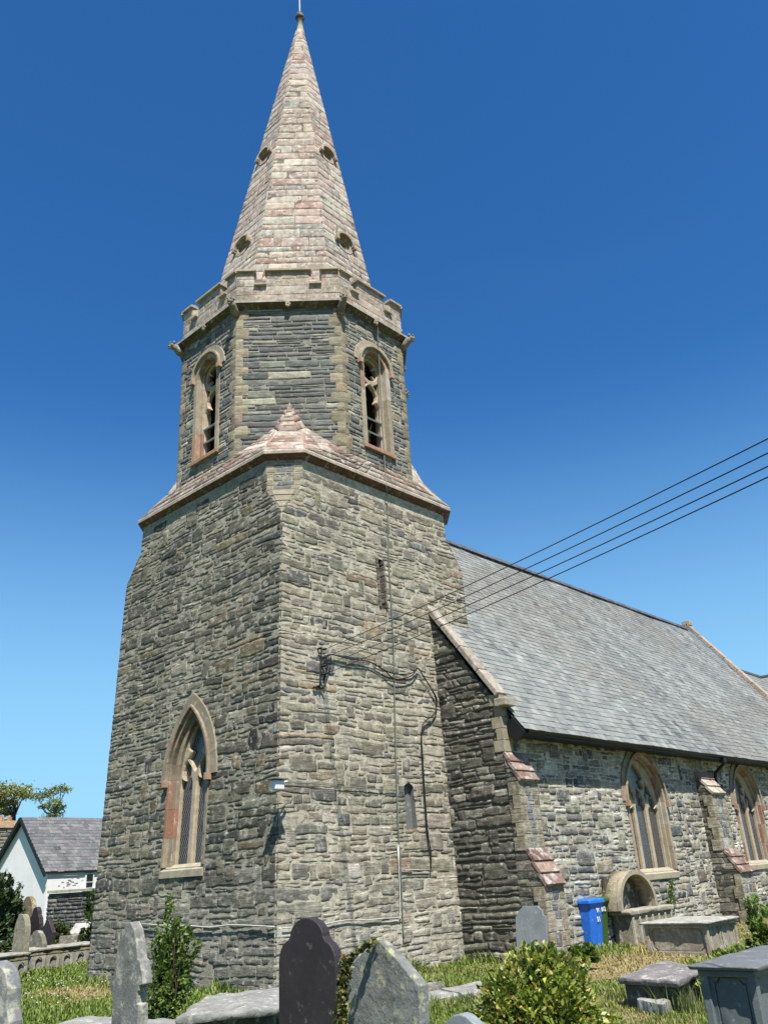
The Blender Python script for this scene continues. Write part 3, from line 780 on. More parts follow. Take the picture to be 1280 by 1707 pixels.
# belfry octagon
MX, MY, A8, T8 = 3.117, 3.039, 2.913, .388
def octv(a, t=T8): return [(MX-t*a, MY-a), (MX+t*a, MY-a), (MX+a, MY-t*a), (MX+a, MY+t*a), (MX+t*a, MY+a), (MX-t*a, MY+a), (MX-a, MY+t*a), (MX-a, MY-t*a)]
OV = octv(A8)
ZB0, ZB1 = 10.02, 14.56
face_names = ['south', 'southeast', 'east', 'northeast', 'north', 'northwest', 'west', 'southwest']
BCS = courses(0, ZB1-ZB0, (.08, .19), np.random.default_rng(12))
def ringhole(cx, cz, r, n=28, foils=0, depth=0.3):
    pts = []
    for k in range(n):
        a = 2*PI*k/n; q = r
        if foils: q = r*(1-depth*(abs(math.cos(a*foils/2)))**6)
        pts.append((cx+q*math.cos(a), cz+q*math.sin(a)))
    return pts
gm = G(); gs_ = {}
for i in range(8):
    a, b = OV[i], OV[(i+1) % 8]
    P3 = [(*a, ZB0), (*b, ZB0), (*b, ZB1), (*a, ZB1)]
    fr, pl = facepoly(P3, topi=3)
    W = pl[1][0]; masks = []; holes = []
    if i % 2 == 0:
        cu = W/2; zs, zp = 10.94-ZB0, 13.26-ZB0; half = .39; ht = .41
        rng = np.random.default_rng(50+i)
        inn = arch(cu, zs, zp, half, ht, 14); jb = arch(cu, zs-.0, zp, half+.14, ht+.14, 14)
        in2 = arch(cu, zs, zp, half-.07, ht-.07, 14)
        g = G(); bl = [0, 1, 2, 3, 6, 9, 12, 15, 17, 19, 22, 25, 28, 31, 32, 33, 34]; bl = [x for x in bl if x < len(inn)-1]+[len(inn)-1]
        cm = lambda a_, b_: (.36, .23, .15) if rng.random() < .3 else None
        band(g, fr, inn, jb, -.2, .03, bl, PAL_D, rng, colmap=cm)
        band(g, fr, in2, inn, -.36, -.11, bl, PAL_D, rng)
        win = g.build('belfry_window', M['dressed'], CH)
        g = G(); hb = [0, 4, 8, 12, 16, 20, 24, 28]
        h_i = arch(cu, None, zp, half+.15, ht+.15, 14); h_o = arch(cu, None, zp, half+.33, ht+.32, 14)
        hb = [x for x in hb if x < len(h_i)-1]+[len(h_i)-1]
        band(g, fr, h_i, h_o, -.05, .035, hb, [(1, (.42, .37, .27)), (1, (.36, .31, .22))], rng)
        h_i = arch(cu, None, zp, half+.12, ht+.12, 14); h_o = arch(cu, None, zp, half+.18, ht+.18, 14)
        band(g, fr, h_i, h_o, 0, .10, hb, PAL_D, rng)
        for s in (-1, 1): g.box(fr(cu+s*(half+.16), zp-.05, .06), (.11, .12, .13), (.42, .28, .2), fr.ex, fr.en, fr.ez)
        g.build('hood_mould', M['dressed'], win)
        # tracery: ring above, ogee cusped light below
        zc = zp-.02
        up = ringhole(cu, zc, half-.13, 32, 4, .30)
        up = ringhole(cu, zc+.02, half-.11, 40, 0)
        lh = light_head(cu, zs+.02, zp-1.02, half-.09, .60)
        g = G(); To = arch(cu, zs-.01, zp, half-.05, ht-.05, 14)
        sp1 = [(cu-half+.09, zp-.28), (cu-half+.09, zp-.62), (cu-.12, zp-.42)]; sp2 = [(2*cu-x, z) for x, z in sp1]
        plate(g, fr, To, [up, lh, sp1, sp2], -.17, -.27, (.43, .35, .25), .025)
        # cusps projecting into the ring
        for s in (-1, 1):
            for dz in (-.16, .16):
                base = np.array([cu+s*(half-.12)*.93, zc+dz*1.3]); tip = np.array([cu+s*.10, zc+dz*.55])
                pts = [base+(0, .07), base-(0, .07), tip]
                g.prism(fr([p[0] for p in pts], [p[1] for p in pts], [-.26]*3), fr([p[0] for p in pts], [p[1] for p in pts], [-.20]*3), (.45, .37, .27))
        g.build('tracery', M['dressed'], win)
        for k, z in enumerate((zs+.22, zs+.60, zs+.98)):
            g = G(); g.box(fr(cu, z, -.27), (2*half-.1, .30, .035), (.4, .4, .4), fr.ex, fr.en*.80-fr.ez*.6, fr.ez*.80+fr.en*.6)
            g.build('louvre', M['louvre'], win)
        g = G()
        bx = [cu-half+.02, cu+half-.02]
        z0_, z1_ = zs-.05, zp+ht
        V = [fr(bx[0], z0_, -.2), fr(bx[1], z0_, -.2), fr(bx[1], z1_, -.2), fr(bx[0], z1_, -.2), fr(bx[0], z0_, -.9), fr(bx[1], z0_, -.9), fr(bx[1], z1_, -.9), fr(bx[0], z1_, -.9)]
        g.add(V, [(4, 5, 6, 7), (0, 4, 7, 3), (1, 2, 6, 5), (3, 7, 6, 2), (0, 1, 5, 4)], (.2, .15, .1)); g.build('dark_recess', M['dark'], win)  # box coloured near-black to give the darkness inside the belfry
        g = G(); g.box(fr(cu, zs-.06, .02), (2*half+.3, .12, .10), (.36, .22, .14), fr.ex, fr.en, fr.ez); g.build('sill', M['dressed'], win, bevel=.01)
        masks = [arch(cu, zs-.08, zp, half+.12, ht+.12, 10), arch(cu, None, zp, half+.30, ht+.28, 10)]
        holes = [arch(cu, zs-.02, zp, half+.02, ht+.02, 12)]
    sheet(gm, fr, pl, holes, 0, (.28, .26, .21) if i % 2 else (.34, .32, .26))
    g = G()
    # 'between' stones; quoins at each angle
    pal = PAL_B if i % 2 else PAL_B+[(4, (.28, .26, .20)), (2, (.34, .31, .23))]
    masonry(g, fr, pl, pal, 60+i, (.09, .16), (.2, .9) if i % 2 else (.12, .3), .008, (.004, .015), .036 if i in (0, 6, 7) else .09, .008, .008, .25, holes=masks,
            cs=BCS, wave=.012, ext=.012, rough=.007)
    rq = np.random.default_rng(900+i); zz = 0.0; kq = i % 2
    while zz < ZB1-ZB0-.1:
        hq = min(rq.uniform(.24, .36), ZB1-ZB0-zz); kq += 1
        for e_ in (0, 1):
            wq = ((.17, .30) if i % 2 else (.13, .22))[(kq+e_) % 2]
            r_ = [(0, zz), (wq, zz), (wq, zz+hq), (0, zz+hq)] if e_ == 0 else [(W-wq, zz), (W, zz), (W, zz+hq), (W-wq, zz+hq)]
            masonry(g, fr, r_, PAL_Q, int(rq.integers(1e6)), (hq, hq), (9, 10), .006, (.022, .023), .07, .002, .001, 0, back=-.012, cs=[zz, zz+hq], wave=0, ext=.012, rough=.003, round_=0, cv=.07, edge_ext=(e_ == 0, e_ == 1))
        zz += hq
    g.build('belfry_wall', M['belfry'], CH, True, label='%s face of the belfry stage' % face_names[i])
gm.build('belfry_mortar', M['mortar'], CH)

# weathering strips and broaches
SLIP = offpoly(CP, -.02)
ZW0, ZW1, ZAP = 10.04, 10.50, 11.84
broof = G()
def wface(P, seed, pal=PAL_R):
    P = [np.array(p, float) for p in P]
    fr, pl = facepoly(P); sheet(broof, fr, pl, (), -.004, (.25, .18, .14))
    masonry(broof, fr, pl, pal, seed, (.15, .21), (.22, .5), .008, (.004, .014), .05, .005, .004, 0, wave=0, ext=.004, rough=.006, round_=0, cv=.15)
for i in range(8):
    a, b = SLIP[i], SLIP[(i+1) % 8]; oa, ob = OV[i], OV[(i+1) % 8]
    if i % 2 == 0:
        wface([(*a, ZW0), (*b, ZW0), (*ob, ZW1), (*oa, ZW1)], 80+i)
    else:
        mid = (np.array(oa)+np.array(ob))/2; ap = (*mid, ZAP)
        PB = [(4, (.37, .30, .24)), (3, (.31, .215, .16)), (2, (.44, .39, .33)), (1.5, (.27, .17, .13))]
        ap = np.array(ap); a3, b3 = np.array((*a, ZW0)), np.array((*b, ZW0)); oa3, ob3 = np.array((*oa, ZW1)), np.array((*ob, ZW1))
        wn = np.array([mid[0]-MX, mid[1]-MY, 0]); wn /= np.linalg.norm(wn); dn = np.array([0, 0, -.20])
        am, bm = ap+(a3-ap)*.48+dn*.8-wn*.05, ap+(b3-ap)*.48+dn*.8-wn*.05
        def inn_(o): q = ap+(o-ap)*.42; return q+(np.array((*mid, q[2]))-q)*.30+dn*.6
        oam, obm = inn_(oa3), inn_(ob3)
        wface([am, bm, ap], 90+i, PB); wface([a3, b3, bm, am], 95+i, PB)
        wface([bm, obm, ap], 100+i, PB); wface([b3, ob3, obm], 101+i, PB); wface([b3, obm, bm], 102+i, PB)
        wface([oam, am, ap], 110+i, PB); wface([oa3, a3, oam], 111+i, PB); wface([a3, am, oam], 112+i, PB)
broof.build('broach_roof', M['weather'], CH, True)

# belfry cornice, parapet, gargoyles
g = G()
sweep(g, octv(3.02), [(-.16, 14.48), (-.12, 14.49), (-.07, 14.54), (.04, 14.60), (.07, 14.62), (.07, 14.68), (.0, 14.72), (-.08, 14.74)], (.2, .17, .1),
      [(.09, .075, .05), (.10, .085, .055), (.11, .09, .06), (.10, .08, .055), (.42, .37, .30), (.45, .40, .33), (.4, .35, .3)])  # underside bands coloured dark to hold the shade of the soffit
g.build('belfry_cornice', M['cornice'], CH)
PV = octv(2.93); PVI = octv(2.76)
gp_ = G(); gc = G()
for i in range(8):
    a, b = np.array(PV[i]), np.array(PV[(i+1) % 8]); Lg = np.linalg.norm(b-a)
    ai, bi = np.array(PVI[i]), np.array(PVI[(i+1) % 8])
    fr = Frame((*a, 14.72), (*b, 14.72), (*a, 16))
    k = Lg/2.5
    m1, m2, m3, m4_ = Lg*.17, Lg*.29, Lg*.71, Lg*.83
    low, hi = .50, .93
    prof = [(0, 0), (Lg, 0), (Lg, hi), (m4_, hi), (m4_, low), (m3, low), (m3, hi), (m2, hi), (m2, low), (m1, low), (m1, hi), (0, hi)]
    th = .17
    m_ = len(prof)
    Vf = fr([p[0] for p in prof], [p[1] for p in prof], [0]*m_)
    s_ = (np.array([p[0] for p in prof])/Lg)
    Vb = np.stack([ai[0]+(bi[0]-ai[0])*s_, ai[1]+(bi[1]-ai[1])*s_, 14.72+np.array([p[1] for p in prof])], -1)
    gp_.add(np.concatenate([Vf, Vb]), [(0, 1, 2, 3, 4, 5, 6, 7, 8, 9, 10, 11), tuple(range(23, 11, -1))]+[(j, j+12, (j+1) % 12+12, (j+1) % 12) for j in range(1, 12)], (.45, .38, .3))
    masonry(gp_, fr, [(0, 0), (Lg, 0), (Lg, low), (0, low)], PAL_P, 130+i, (.2, .26), (.3, .55), .008, (.006, .014), .06, .004, .003, 0, wave=0, ext=.008, rough=.004, round_=0, cs=[0, .24, low])
    for q, (u0, u1) in enumerate(((0, m1), (m2, m3), (m4_, Lg))):
        masonry(gp_, fr, [(u0, low), (u1, low), (u1, hi), (u0, hi)], PAL_P, 150+i*3+q, (.2, .4), (.3, .6), .008, (.006, .014), .06, .004, .003, 0, wave=0, ext=.0, rough=.004, round_=0, cs=[low, low+.22, hi])
    def cap(u0, u1, z, ex0=.045, ex1=.045):
        u0 -= ex0; u1 += ex1
        V = [fr(u0, z, .085), fr(u1, z, .085), fr(u1, z+.055, .085), fr(u0, z+.055, .085), fr(u0, z+.10, -.06), fr(u1, z+.10, -.06), fr(u0, z, -.2), fr(u1, z, -.2), fr(u0, z+.05, -.2), fr(u1, z+.05, -.2)]
        gc.add(V, [(0, 1, 2, 3), (3, 2, 5, 4), (6, 7, 1, 0), (4, 5, 9, 8), (8, 9, 7, 6), (0, 3, 4, 8, 6), (1, 7, 9, 5, 2)], np.array((.40, .34, .26))*random.uniform(.85, 1.15))
    cap(0, m1, hi, 0, .04); cap(m2, m3, hi); cap(m4_, Lg, hi, .04, 0); cap(m1, m2, low, -.0, -.0); cap(m3, m4_, low, 0, 0)
gp_.build('parapet', M['ashlar'], CH)
gc.build('parapet_coping', M['dressed'], CH)
def gargoyle(x, y, dx, dy, sc=1.0):
    me = G(); d = np.array([dx, dy, 0]); d /= np.linalg.norm(d); s = np.cross(d, (0, 0, 1))
    rng = np.random.default_rng(int(abs(x*100)+abs(y*37)))
    def blob(c, r, n=8, m=6):
        c = np.array(c); V = []
        for i in range(m+1):
            for j in range(n):
                th, ph = PI*i/m, 2*PI*j/n
                q = 1+rng.uniform(-.12, .12)
                V.append(c+q*(d*r[0]*math.cos(th)+s*r[1]*math.sin(th)*math.cos(ph)+np.array([0, 0, 1])*r[2]*math.sin(th)*math.sin(ph)))
        me.add(V, [(i*n+j, i*n+(j+1) % n, (i+1)*n+(j+1) % n, (i+1)*n+j) for i in range(m) for j in range(n)], (.25, .22, .17))
    p = np.array([x, y, 14.56]); Z = np.array([0, 0, 1.])
    me.tube([p-d*.12-Z*.20, p+d*.02-Z*.12, p+d*.10-Z*.02, p+d*.18+Z*.01], [.11*sc, .12*sc, .11*sc, .10*sc], 8, (.24, .21, .16))
    blob(p+d*.22*sc+Z*.03, (.11*sc, .09*sc, .09*sc)); blob(p+d*.31*sc-Z*.01, (.07*sc, .05*sc, .035*sc)); blob(p+d*.29*sc-Z*.065, (.06*sc, .045*sc, .025*sc))
    for q in (-1, 1): blob(p+d*.2*sc+s*q*.085*sc+Z*.10, (.03, .025, .05)); blob(p+d*.3*sc+s*q*.045*sc+Z*.09, (.025, .025, .025))
    me.build('gargoyle', M['oldstone'], CH, True)
for (x, y) in octv(3.0): gargoyle(x, y, x-MX, y-MY, .85)
for i in range(8):
    g = G(); a, b = [np.array(p) for p in (octv(3.05)[i], octv(3.05)[(i+1) % 8])]; c = (a+b)/2; n_ = np.array([c[0]-MX, c[1]-MY]); n_ /= np.linalg.norm(n_)
    e = (b-a)/np.linalg.norm(b-a)
    for q in range(5):
        an = 2*PI*q/5; g.box((c[0]+n_[0]*.02+e[0]*.04*math.cos(an), c[1]+n_[1]*.02+e[1]*.04*math.cos(an), 14.55+.05*math.sin(an)), (.06, .06, .06), (.35, .3, .22), (*e, 0), (*n_, 0), (0, 0, 1))
    g.build('carved_boss', M['dressed'], CH, bevel=.012)

# spire
ZS0, ZTIP = 14.70, 29.12
TIPX, TIPY = MX+.247, MY-.247
def spv(z):
    f = (ZTIP-z)/(ZTIP-16.42); a = 2.203*f; s = 1-(ZTIP-z)/(ZTIP-ZS0)
    cx, cy = MX+(TIPX-MX)*s, MY+(TIPY-MY)*s
    return [(cx+(p[0]-MX), cy+(p[1]-MY)) for p in octv(a)]
ZSE = 28.35
v0, v1 = spv(ZS0), spv(ZSE)
SCS = courses(0, 13.9, (.27, .36), np.random.default_rng(77))
gm = G(); g = G()
for i in range(8):
    j = (i+1) % 8
    P3 = [np.array((*v0[i], ZS0)), np.array((*v0[j], ZS0)), np.array((*v1[j], ZSE)), np.array((*v1[i], ZSE))]
    fr, pl = facepoly(P3, topi=3); W = pl[1][0]; masks = []; holes = []
    H = pl[2][1]
    if i % 2 == 0:
        for (zz, r_, wn) in ((17.82, .235, 0), (21.65, .20, 1)):
            v = (zz-ZS0)/(ZSE-ZS0)*H; l, r2 = span(pl, v); cu = (l+r2)/2
            hole = ringhole(cu, v, r_, 24); msk = ringhole(cu, v, r_+.10, 24); masks.append(msk); holes.append(hole)
            rng = np.random.default_rng(int(zz*10)+i)
            q = G()
            a_in = [(cu+r_*math.cos(t), v+r_*math.sin(t)) for t in np.linspace(0, 2*PI, 25)]; a_out = [(cu+(r_+.12)*math.cos(t), v+(r_+.12)*math.sin(t)) for t in np.linspace(0, 2*PI, 25)]
            band(q, fr, a_in, a_out, -.25, .02, [0, 3, 6, 9, 12, 15, 18, 21, 24], PAL_P, rng)
            a_in = [(cu+(r_+.03)*math.cos(t), v+(r_+.03)*math.sin(t)) for t in np.linspace(-.15, PI+.15, 17)]; a_out = [(cu+(r_+.11)*math.cos(t), v+(r_+.11)*math.sin(t)) for t in np.linspace(-.15, PI+.15, 17)]
            band(q, fr, a_in, a_out, 0, .13, [0, 4, 8, 12, 16], PAL_D, rng)
            for s in (-1, 1): q.box(fr(cu+s*(r_+.09), v-.06, .07), (.09, .12, .09), (.36, .26, .18), fr.ex, fr.en, fr.ez)
            op = q.build('spire_opening', M['dressed'], CH)
            q = G(); foil = ringhole(cu, v, r_*.80, 48, 4, .45)
            plate(q, fr, ringhole(cu, v, r_+.01, 24), [foil], -.07, -.16, (.42, .36, .27), .01)
            q.build('quatrefoil', M['dressed'], op)
            q = G(); V = np.concatenate([fr([p[0] for p in hole], [p[1] for p in hole], [-.15]*24), fr([p[0] for p in hole], [p[1] for p in hole], [-.6]*24)])
            q.add(V, [(k, (k+1) % 24, 24+(k+1) % 24, 24+k) for k in range(24)]+[tuple(range(24, 48))], (.1, .08, .06)); q.build('dark_recess', M['dark'], op)  # darkness inside the spire put into the colour of this recess
    sheet(gm, fr, pl, holes, 0, (.17, .135, .11))
    pal = PAL_P
    masonry(g, fr, pl, pal, 200+i, (.27, .36), (.35, .75), .009, (.004, .009), .07, .004, .004, 0, holes=masks, cs=SCS[:-1]+[H] if SCS[-2] < H else SCS, wave=0, ext=.006, rough=.006, round_=0, cv=.06, back=.002,
            tone=lambda col, u, z, rng: (lambda k, q: col*(1-k)+np.array((.30, .185, .14))*k if k else col*(1+.16*q))(.75 if (vn(np.array([[u*.55+i*3.1, z*2.6, 1.5]]), 66)[0] > .42) else 0, vn(np.array([[u*1.2+i, z*.9, 4.5]]), 67)[0]))
gm.build('spire_joints', M['mortar'], CH)
g.build('spire', M['ashlar'], CH, True, label='tall octagonal spire of pale pink stone blocks')
g = G()
vt = spv(ZSE); cxs, cys = TIPX, TIPY
def ringat(z, r): return [(TIPX+r*math.cos(2*PI*k/12), TIPY+r*math.sin(2*PI*k/12), z) for k in range(12)]
prof = [(28.2, .155), (28.5, .115), (28.95, .075), (28.98, .13), (29.05, .16), (29.15, .15), (29.2, .11), (29.25, .12), (29.3, .06), (29.32, .0)]
V = []; [V.extend(ringat(z-.0, r_)) for z, r_ in prof]
cN = np.concatenate([np.tile((.40, .35, .24) if k < 3 else (.07, .06, .05), (12, 1)) for k in range(len(prof))])
g.add(V, [(k*12+i, k*12+(i+1) % 12, (k+1)*12+(i+1) % 12, (k+1)*12+i) for k in range(len(prof)-1) for i in range(12)], cN)
g.build('finial', M['dressed'], CH, True)
g = G(); g.tube([(TIPX, TIPY, 29.2), (TIPX, TIPY, 32.0)], .028, 8, (.5, .5, .5)); g.build('lightning_rod', M['conduit'], CH)

# ================================================================ NAVE
XG, XN1, YN, YNN = 4.45, 26.35, -1.58, 7.66
SLO = (10.94-4.27)/(3.04+1.90)
def rz(y): return 4.27+SLO*(y+1.90)
# gable (west) wall
PG = [(XG, 2.0, -.3), (XG, YN, -.3), (XG, YN, rz(YN)-.02), (XG, 2.0, rz(2.0)-.02)]
frG, pG = facepoly(PG, topi=3)
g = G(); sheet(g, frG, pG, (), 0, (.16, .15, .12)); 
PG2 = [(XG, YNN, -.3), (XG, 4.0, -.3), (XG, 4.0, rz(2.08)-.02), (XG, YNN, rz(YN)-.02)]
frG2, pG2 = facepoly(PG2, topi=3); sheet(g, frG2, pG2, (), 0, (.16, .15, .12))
# south wall with windows
PSN = [(XG, YN, -.3), (XN1, YN, -.3), (XN1, YN, 4.32), (XG, YN, 4.32)]
frX, pX = facepoly(PSN, topi=3)
masksN = []; holesN = []
for k, wx in enumerate((10.19, 16.62)):
    zs_, zp_ = 1.36+.3, 2.93+.3; u_ = wx-XG
    up1 = [(u_, zp_+.93), (u_-.20, zp_+.76), (u_-.34, zp_+.56), (u_-.20, zp_+.50), (u_-.30, zp_+.34), (u_-.12, zp_+.26), (u_, zp_+.10), (u_+.12, zp_+.26), (u_+.30, zp_+.34), (u_+.20, zp_+.50), (u_+.34, zp_+.56), (u_+.20, zp_+.76)]
    up2 = [(u_-.42, zp_+.50), (u_-.58, zp_+.34), (u_-.68, zp_+.14), (u_-.56, zp_+.10), (u_-.46, zp_+.20), (u_-.37, zp_+.06), (u_-.30, zp_+.02), (u_-.26, zp_+.14), (u_-.36, zp_+.30)]
    up3 = [(2*u_-x, z) for x, z in up2]
    a_, b_ = gothic_window('nave_window', frX, u_, zs_, zp_, .93, 1.06, 3, M['glass_x'], 300+k, hood=.19, jamb=.09, rev=.15, upper=[up1, up2, up3], io=.045,
                           label='three light pointed window, %s' % ('nearer the tower' if k == 0 else 'far from the tower'))
    masksN += a_; holesN += b_
sheet(g, frX, pX, holesN, .008, MORT_N)
g.build('nave_mortar', M['mortar'], CH)
g = G()
masonry(g, frX, pX, PAL_N, 310, (.10, .21), (.14, .5), .012, (.010, .022), .04, .016, .014, .3, holes=masksN, wave=.04, ext=.02, rough=.007, big=1.3, round_=9, cv=.18)
g.build('nave_wall', M['rubble'], CH, True, label='sunlit south wall of the nave')
g = G()
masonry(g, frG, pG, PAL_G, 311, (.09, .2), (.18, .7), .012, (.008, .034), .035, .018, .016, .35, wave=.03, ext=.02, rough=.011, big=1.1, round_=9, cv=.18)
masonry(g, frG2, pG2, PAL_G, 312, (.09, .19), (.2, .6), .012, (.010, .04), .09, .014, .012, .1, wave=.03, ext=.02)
g.build('gable_wall', M['rubble'], CH, True, label='dark west gable wall beside the tower')
# back walls
g = G(); g.box(((XG+XN1)/2, YNN, 2.0), (XN1-XG, .3, 4.6), (.2, .19, .16)); g.box((XN1-.1, (YN+YNN)/2, 2.0), (.3, YNN-YN-.1, 4.7), (.2, .19, .16))
g.add([(XN1, YN, 4.2), (XN1, YNN, 4.2), (XN1, 3.04, 10.8)], [(0, 1, 2)], (.3, .28, .23))
g.build('rear_wall', M['mortar'], CH)
# gable coping
def coping(name, x0, x1, ya, yb, dz, th, parent, seed, cols):
    g = G(); rng = random.Random(seed)
    n_ = max(1, round(abs(yb-ya)*math.sqrt(1+SLO*SLO)/.75))
    s_ = np.array([0, -1, -SLO]); s_ = s_/np.linalg.norm(s_); nn = np.array([0, -SLO, 1]); nn = nn/np.linalg.norm(nn)
    P = np.array([(x0+x1)/2, ya, rz(ya)+dz]); Q = np.array([(x0+x1)/2, yb, rz(yb)+dz]); Lg = np.linalg.norm(Q-P)
    for k in range(n_):
        c = P+(Q-P)*(k+.5)/n_
        g.box(c+nn*rng.uniform(-.006, .006), (x1-x0, Lg/n_-.008, th), np.array(rng.choice(cols))*rng.uniform(.85, 1.15), (1, 0, 0), s_, nn)
    return g, s_, nn
g, s_, nn = coping('c', 4.36, 4.70, .15, -1.60, .26, .12, CH, 1, [(.34, .29, .235), (.37, .325, .27), (.30, .22, .17)])
g.box((4.53, -1.66, rz(-1.66)+.17), (.36, .30, .17), (.36, .32, .25))
g.build('gable_coping', M['weather'], CH, bevel=.02)
g, _, _ = coping('c', XN1-.25, XN1+.12, 3.04, -1.95, .24, .16, CH, 2, [(.36, .28, .2), (.42, .33, .25), (.33, .27, .2)])
g.box((XN1-.06, 3.02, rz(3.04)+.30), (.38, .34, .22), (.40, .32, .24))
g.build('east_coping', M['weather'], CH, bevel=.02)

# slate roof
def slates(g, fr, poly, row, wd, seed, cols, lift=.012, stain=None):
    rng = np.random.default_rng(seed); zlo = min(p[1] for p in poly); zhi = max(p[1] for p in poly)
    n_ = int((zhi-zlo)/row); row = (zhi-zlo)/n_
    VV = []; CCl = []
    for k in range(n_):
        a = zlo+k*row; l, r_ = span(poly, a+row*.5)
        m_ = int((r_-l)/wd)+1; xs = l+np.arange(-1, m_+1)*wd+(wd/2 if k % 2 else 0)+rng.normal(0, wd*.04, m_+2)
        for q in range(len(xs)-1):
            x0, x1 = max(xs[q]+.002, l), min(xs[q+1]-.002, r_)
            if x1-x0 < .02: continue
            lf = lift*rng.uniform(.8, 1.5); dz = rng.normal(0, .005); t_ = rng.normal(0, .002)
            b = a+row+.01
            VV.append([(x0, a+dz, lf+t_), (x1, a+dz, lf-t_), (x1, b, .003), (x0, b, .003), (x0, a+dz, -.004), (x1, a+dz, -.004)])
            c = np.array(cols[rng.choice(len(cols), p=None)])*(1+rng.normal(0, .085))*np.array((.94, .93, .90))
            o_ = rng.random()
            if o_ < .012: c = c*.55
            elif o_ < .022: c = c*1.35
            elif o_ < .034: VV[-1] = [(x_, z_-(.035 if q_ in (0, 1, 4, 5) else 0)+(.012 if q_ == 0 else 0), n_z+.004) for q_, (x_, z_, n_z) in enumerate(VV[-1])]
            if stain is not None: c = stain(c, (x0+x1)/2, a)
            CCl.append(np.tile(np.clip(c, .01, .9), (6, 1)))
    VV = np.array(VV); sag = .022*vn(np.stack([VV[..., 0]*.45, VV[..., 1]*.6, np.full(VV.shape[:2], 2.2)], -1), 71)+.018; V = fr(VV[..., 0], VV[..., 1], VV[..., 2]+sag).reshape(-1, 3)
    base = (np.arange(len(VV))*6)[:, None]
    Q = np.concatenate([base+np.array([0, 1, 2, 3]), base+np.array([4, 5, 1, 0])])
    g.add(V, Q.reshape(-1, 4), np.concatenate(CCl))
ye, zed = -1.97, rz(-1.97)
PR = [(4.62, ye, zed), (XN1-.2, ye, zed), (XN1-.2, 3.04, 10.94), (4.62, 3.04, 10.94)]
frR, pR = facepoly(PR, topi=3)
g = G(); sheet(g, frR, pR, (), -.012, (.06, .065, .07))
PR2 = [(XN1-.2, 8.05, zed), (4.62, 8.05, zed), (4.62, 3.04, 10.94), (XN1-.2, 3.04, 10.94)]
frR2, pR2 = facepoly(PR2, topi=3); sheet(g, frR2, pR2, (), -.012, (.06, .065, .07))
def stain(c, u, v):
    s = float(fbm(np.array([[u*.25, v*.5, 0]]), 9, 4)[0])
    d = float(fbm(np.array([[u*1.2+v*.6, v*.25, 4]]), 19, 3)[0])
    k = min(1, max(0, (s-.05)*2.2))
    c = c*(1-k*.40)+np.array((.20, .175, .135))*k*.40
    if d > .45: c = c*.80
    return c
slates(g, frR, pR, .175, .26, 400, [(.255, .268, .252), (.29, .298, .277), (.27, .286, .265), (.23, .24, .228), (.315, .32, .30)], stain=stain)
slates(g, frR2, pR2, .35, .5, 401, [(.19, .21, .21), (.22, .235, .235)])
roof = g.build('nave_roof', M['slate'], CH)
g = G()
for k in range(48):
    x0 = 4.9+k*(XN1-5.1)/48; Lr = (XN1-5.1)/48
    a = np.array([x0+Lr/2, 3.04, 11.0])
    for s in (-1, 1):
        g.box(a+np.array([0, s*.085, -.03]), (Lr-.012, .2, .025), np.array((.10, .10, .11))*random.uniform(.8, 1.2), (1, 0, 0), (0, .6, -s*.8) if s > 0 else (0, .6, .8), (0, s*.8, .6))
g.build('ridge_tile', M['slate'], roof)
# eaves: fascia, gutter, downpipe
g = G(); g.box(((4.62+XN1)/2, -1.83, zed-.09), (XN1-4.7, .36, .03), (.02, .02, .02)); g.box((4.60, -1.78, zed+.02), (.05, .42, .30), (.12, .125, .13), (1, 0, 0), (0, .6, .8), (0, -.8, .6))
g.build('eaves_board', M['black'], CH)
g = G()
for k in range(12):
    pass
n_ = 10
secV = [( -.07*math.cos(PI*q/n_), -.07*math.sin(PI*q/n_)) for q in range(n_+1)]
V = []
for x in np.linspace(4.68, XN1-.3, 30):
    sag = -.012*math.sin(x*1.7)
    V += [(x, -2.01+a, zed-.005+b+sag) for a, b in secV]
m_ = n_+1
g.add(V, [(i*m_+q, (i+1)*m_+q, (i+1)*m_+q+1, i*m_+q+1) for i in range(29) for q in range(n_)], (.02, .02, .02))
g.build('gutter', M['black'], CH, True)
g = G(); px_ = 14.42
g.tube([(px_, -2.02, zed-.05), (px_, -2.0, zed-.22), (px_, -1.72, zed-.42), (px_, -1.68, zed-.55), (px_, -1.68, .1)], .045, 10, (.02, .02, .02)); g.box((px_, -2.0, zed-.12), (.16, .14, .12), (.02, .02, .02))
g.build('downpipe', M['black'], CH)

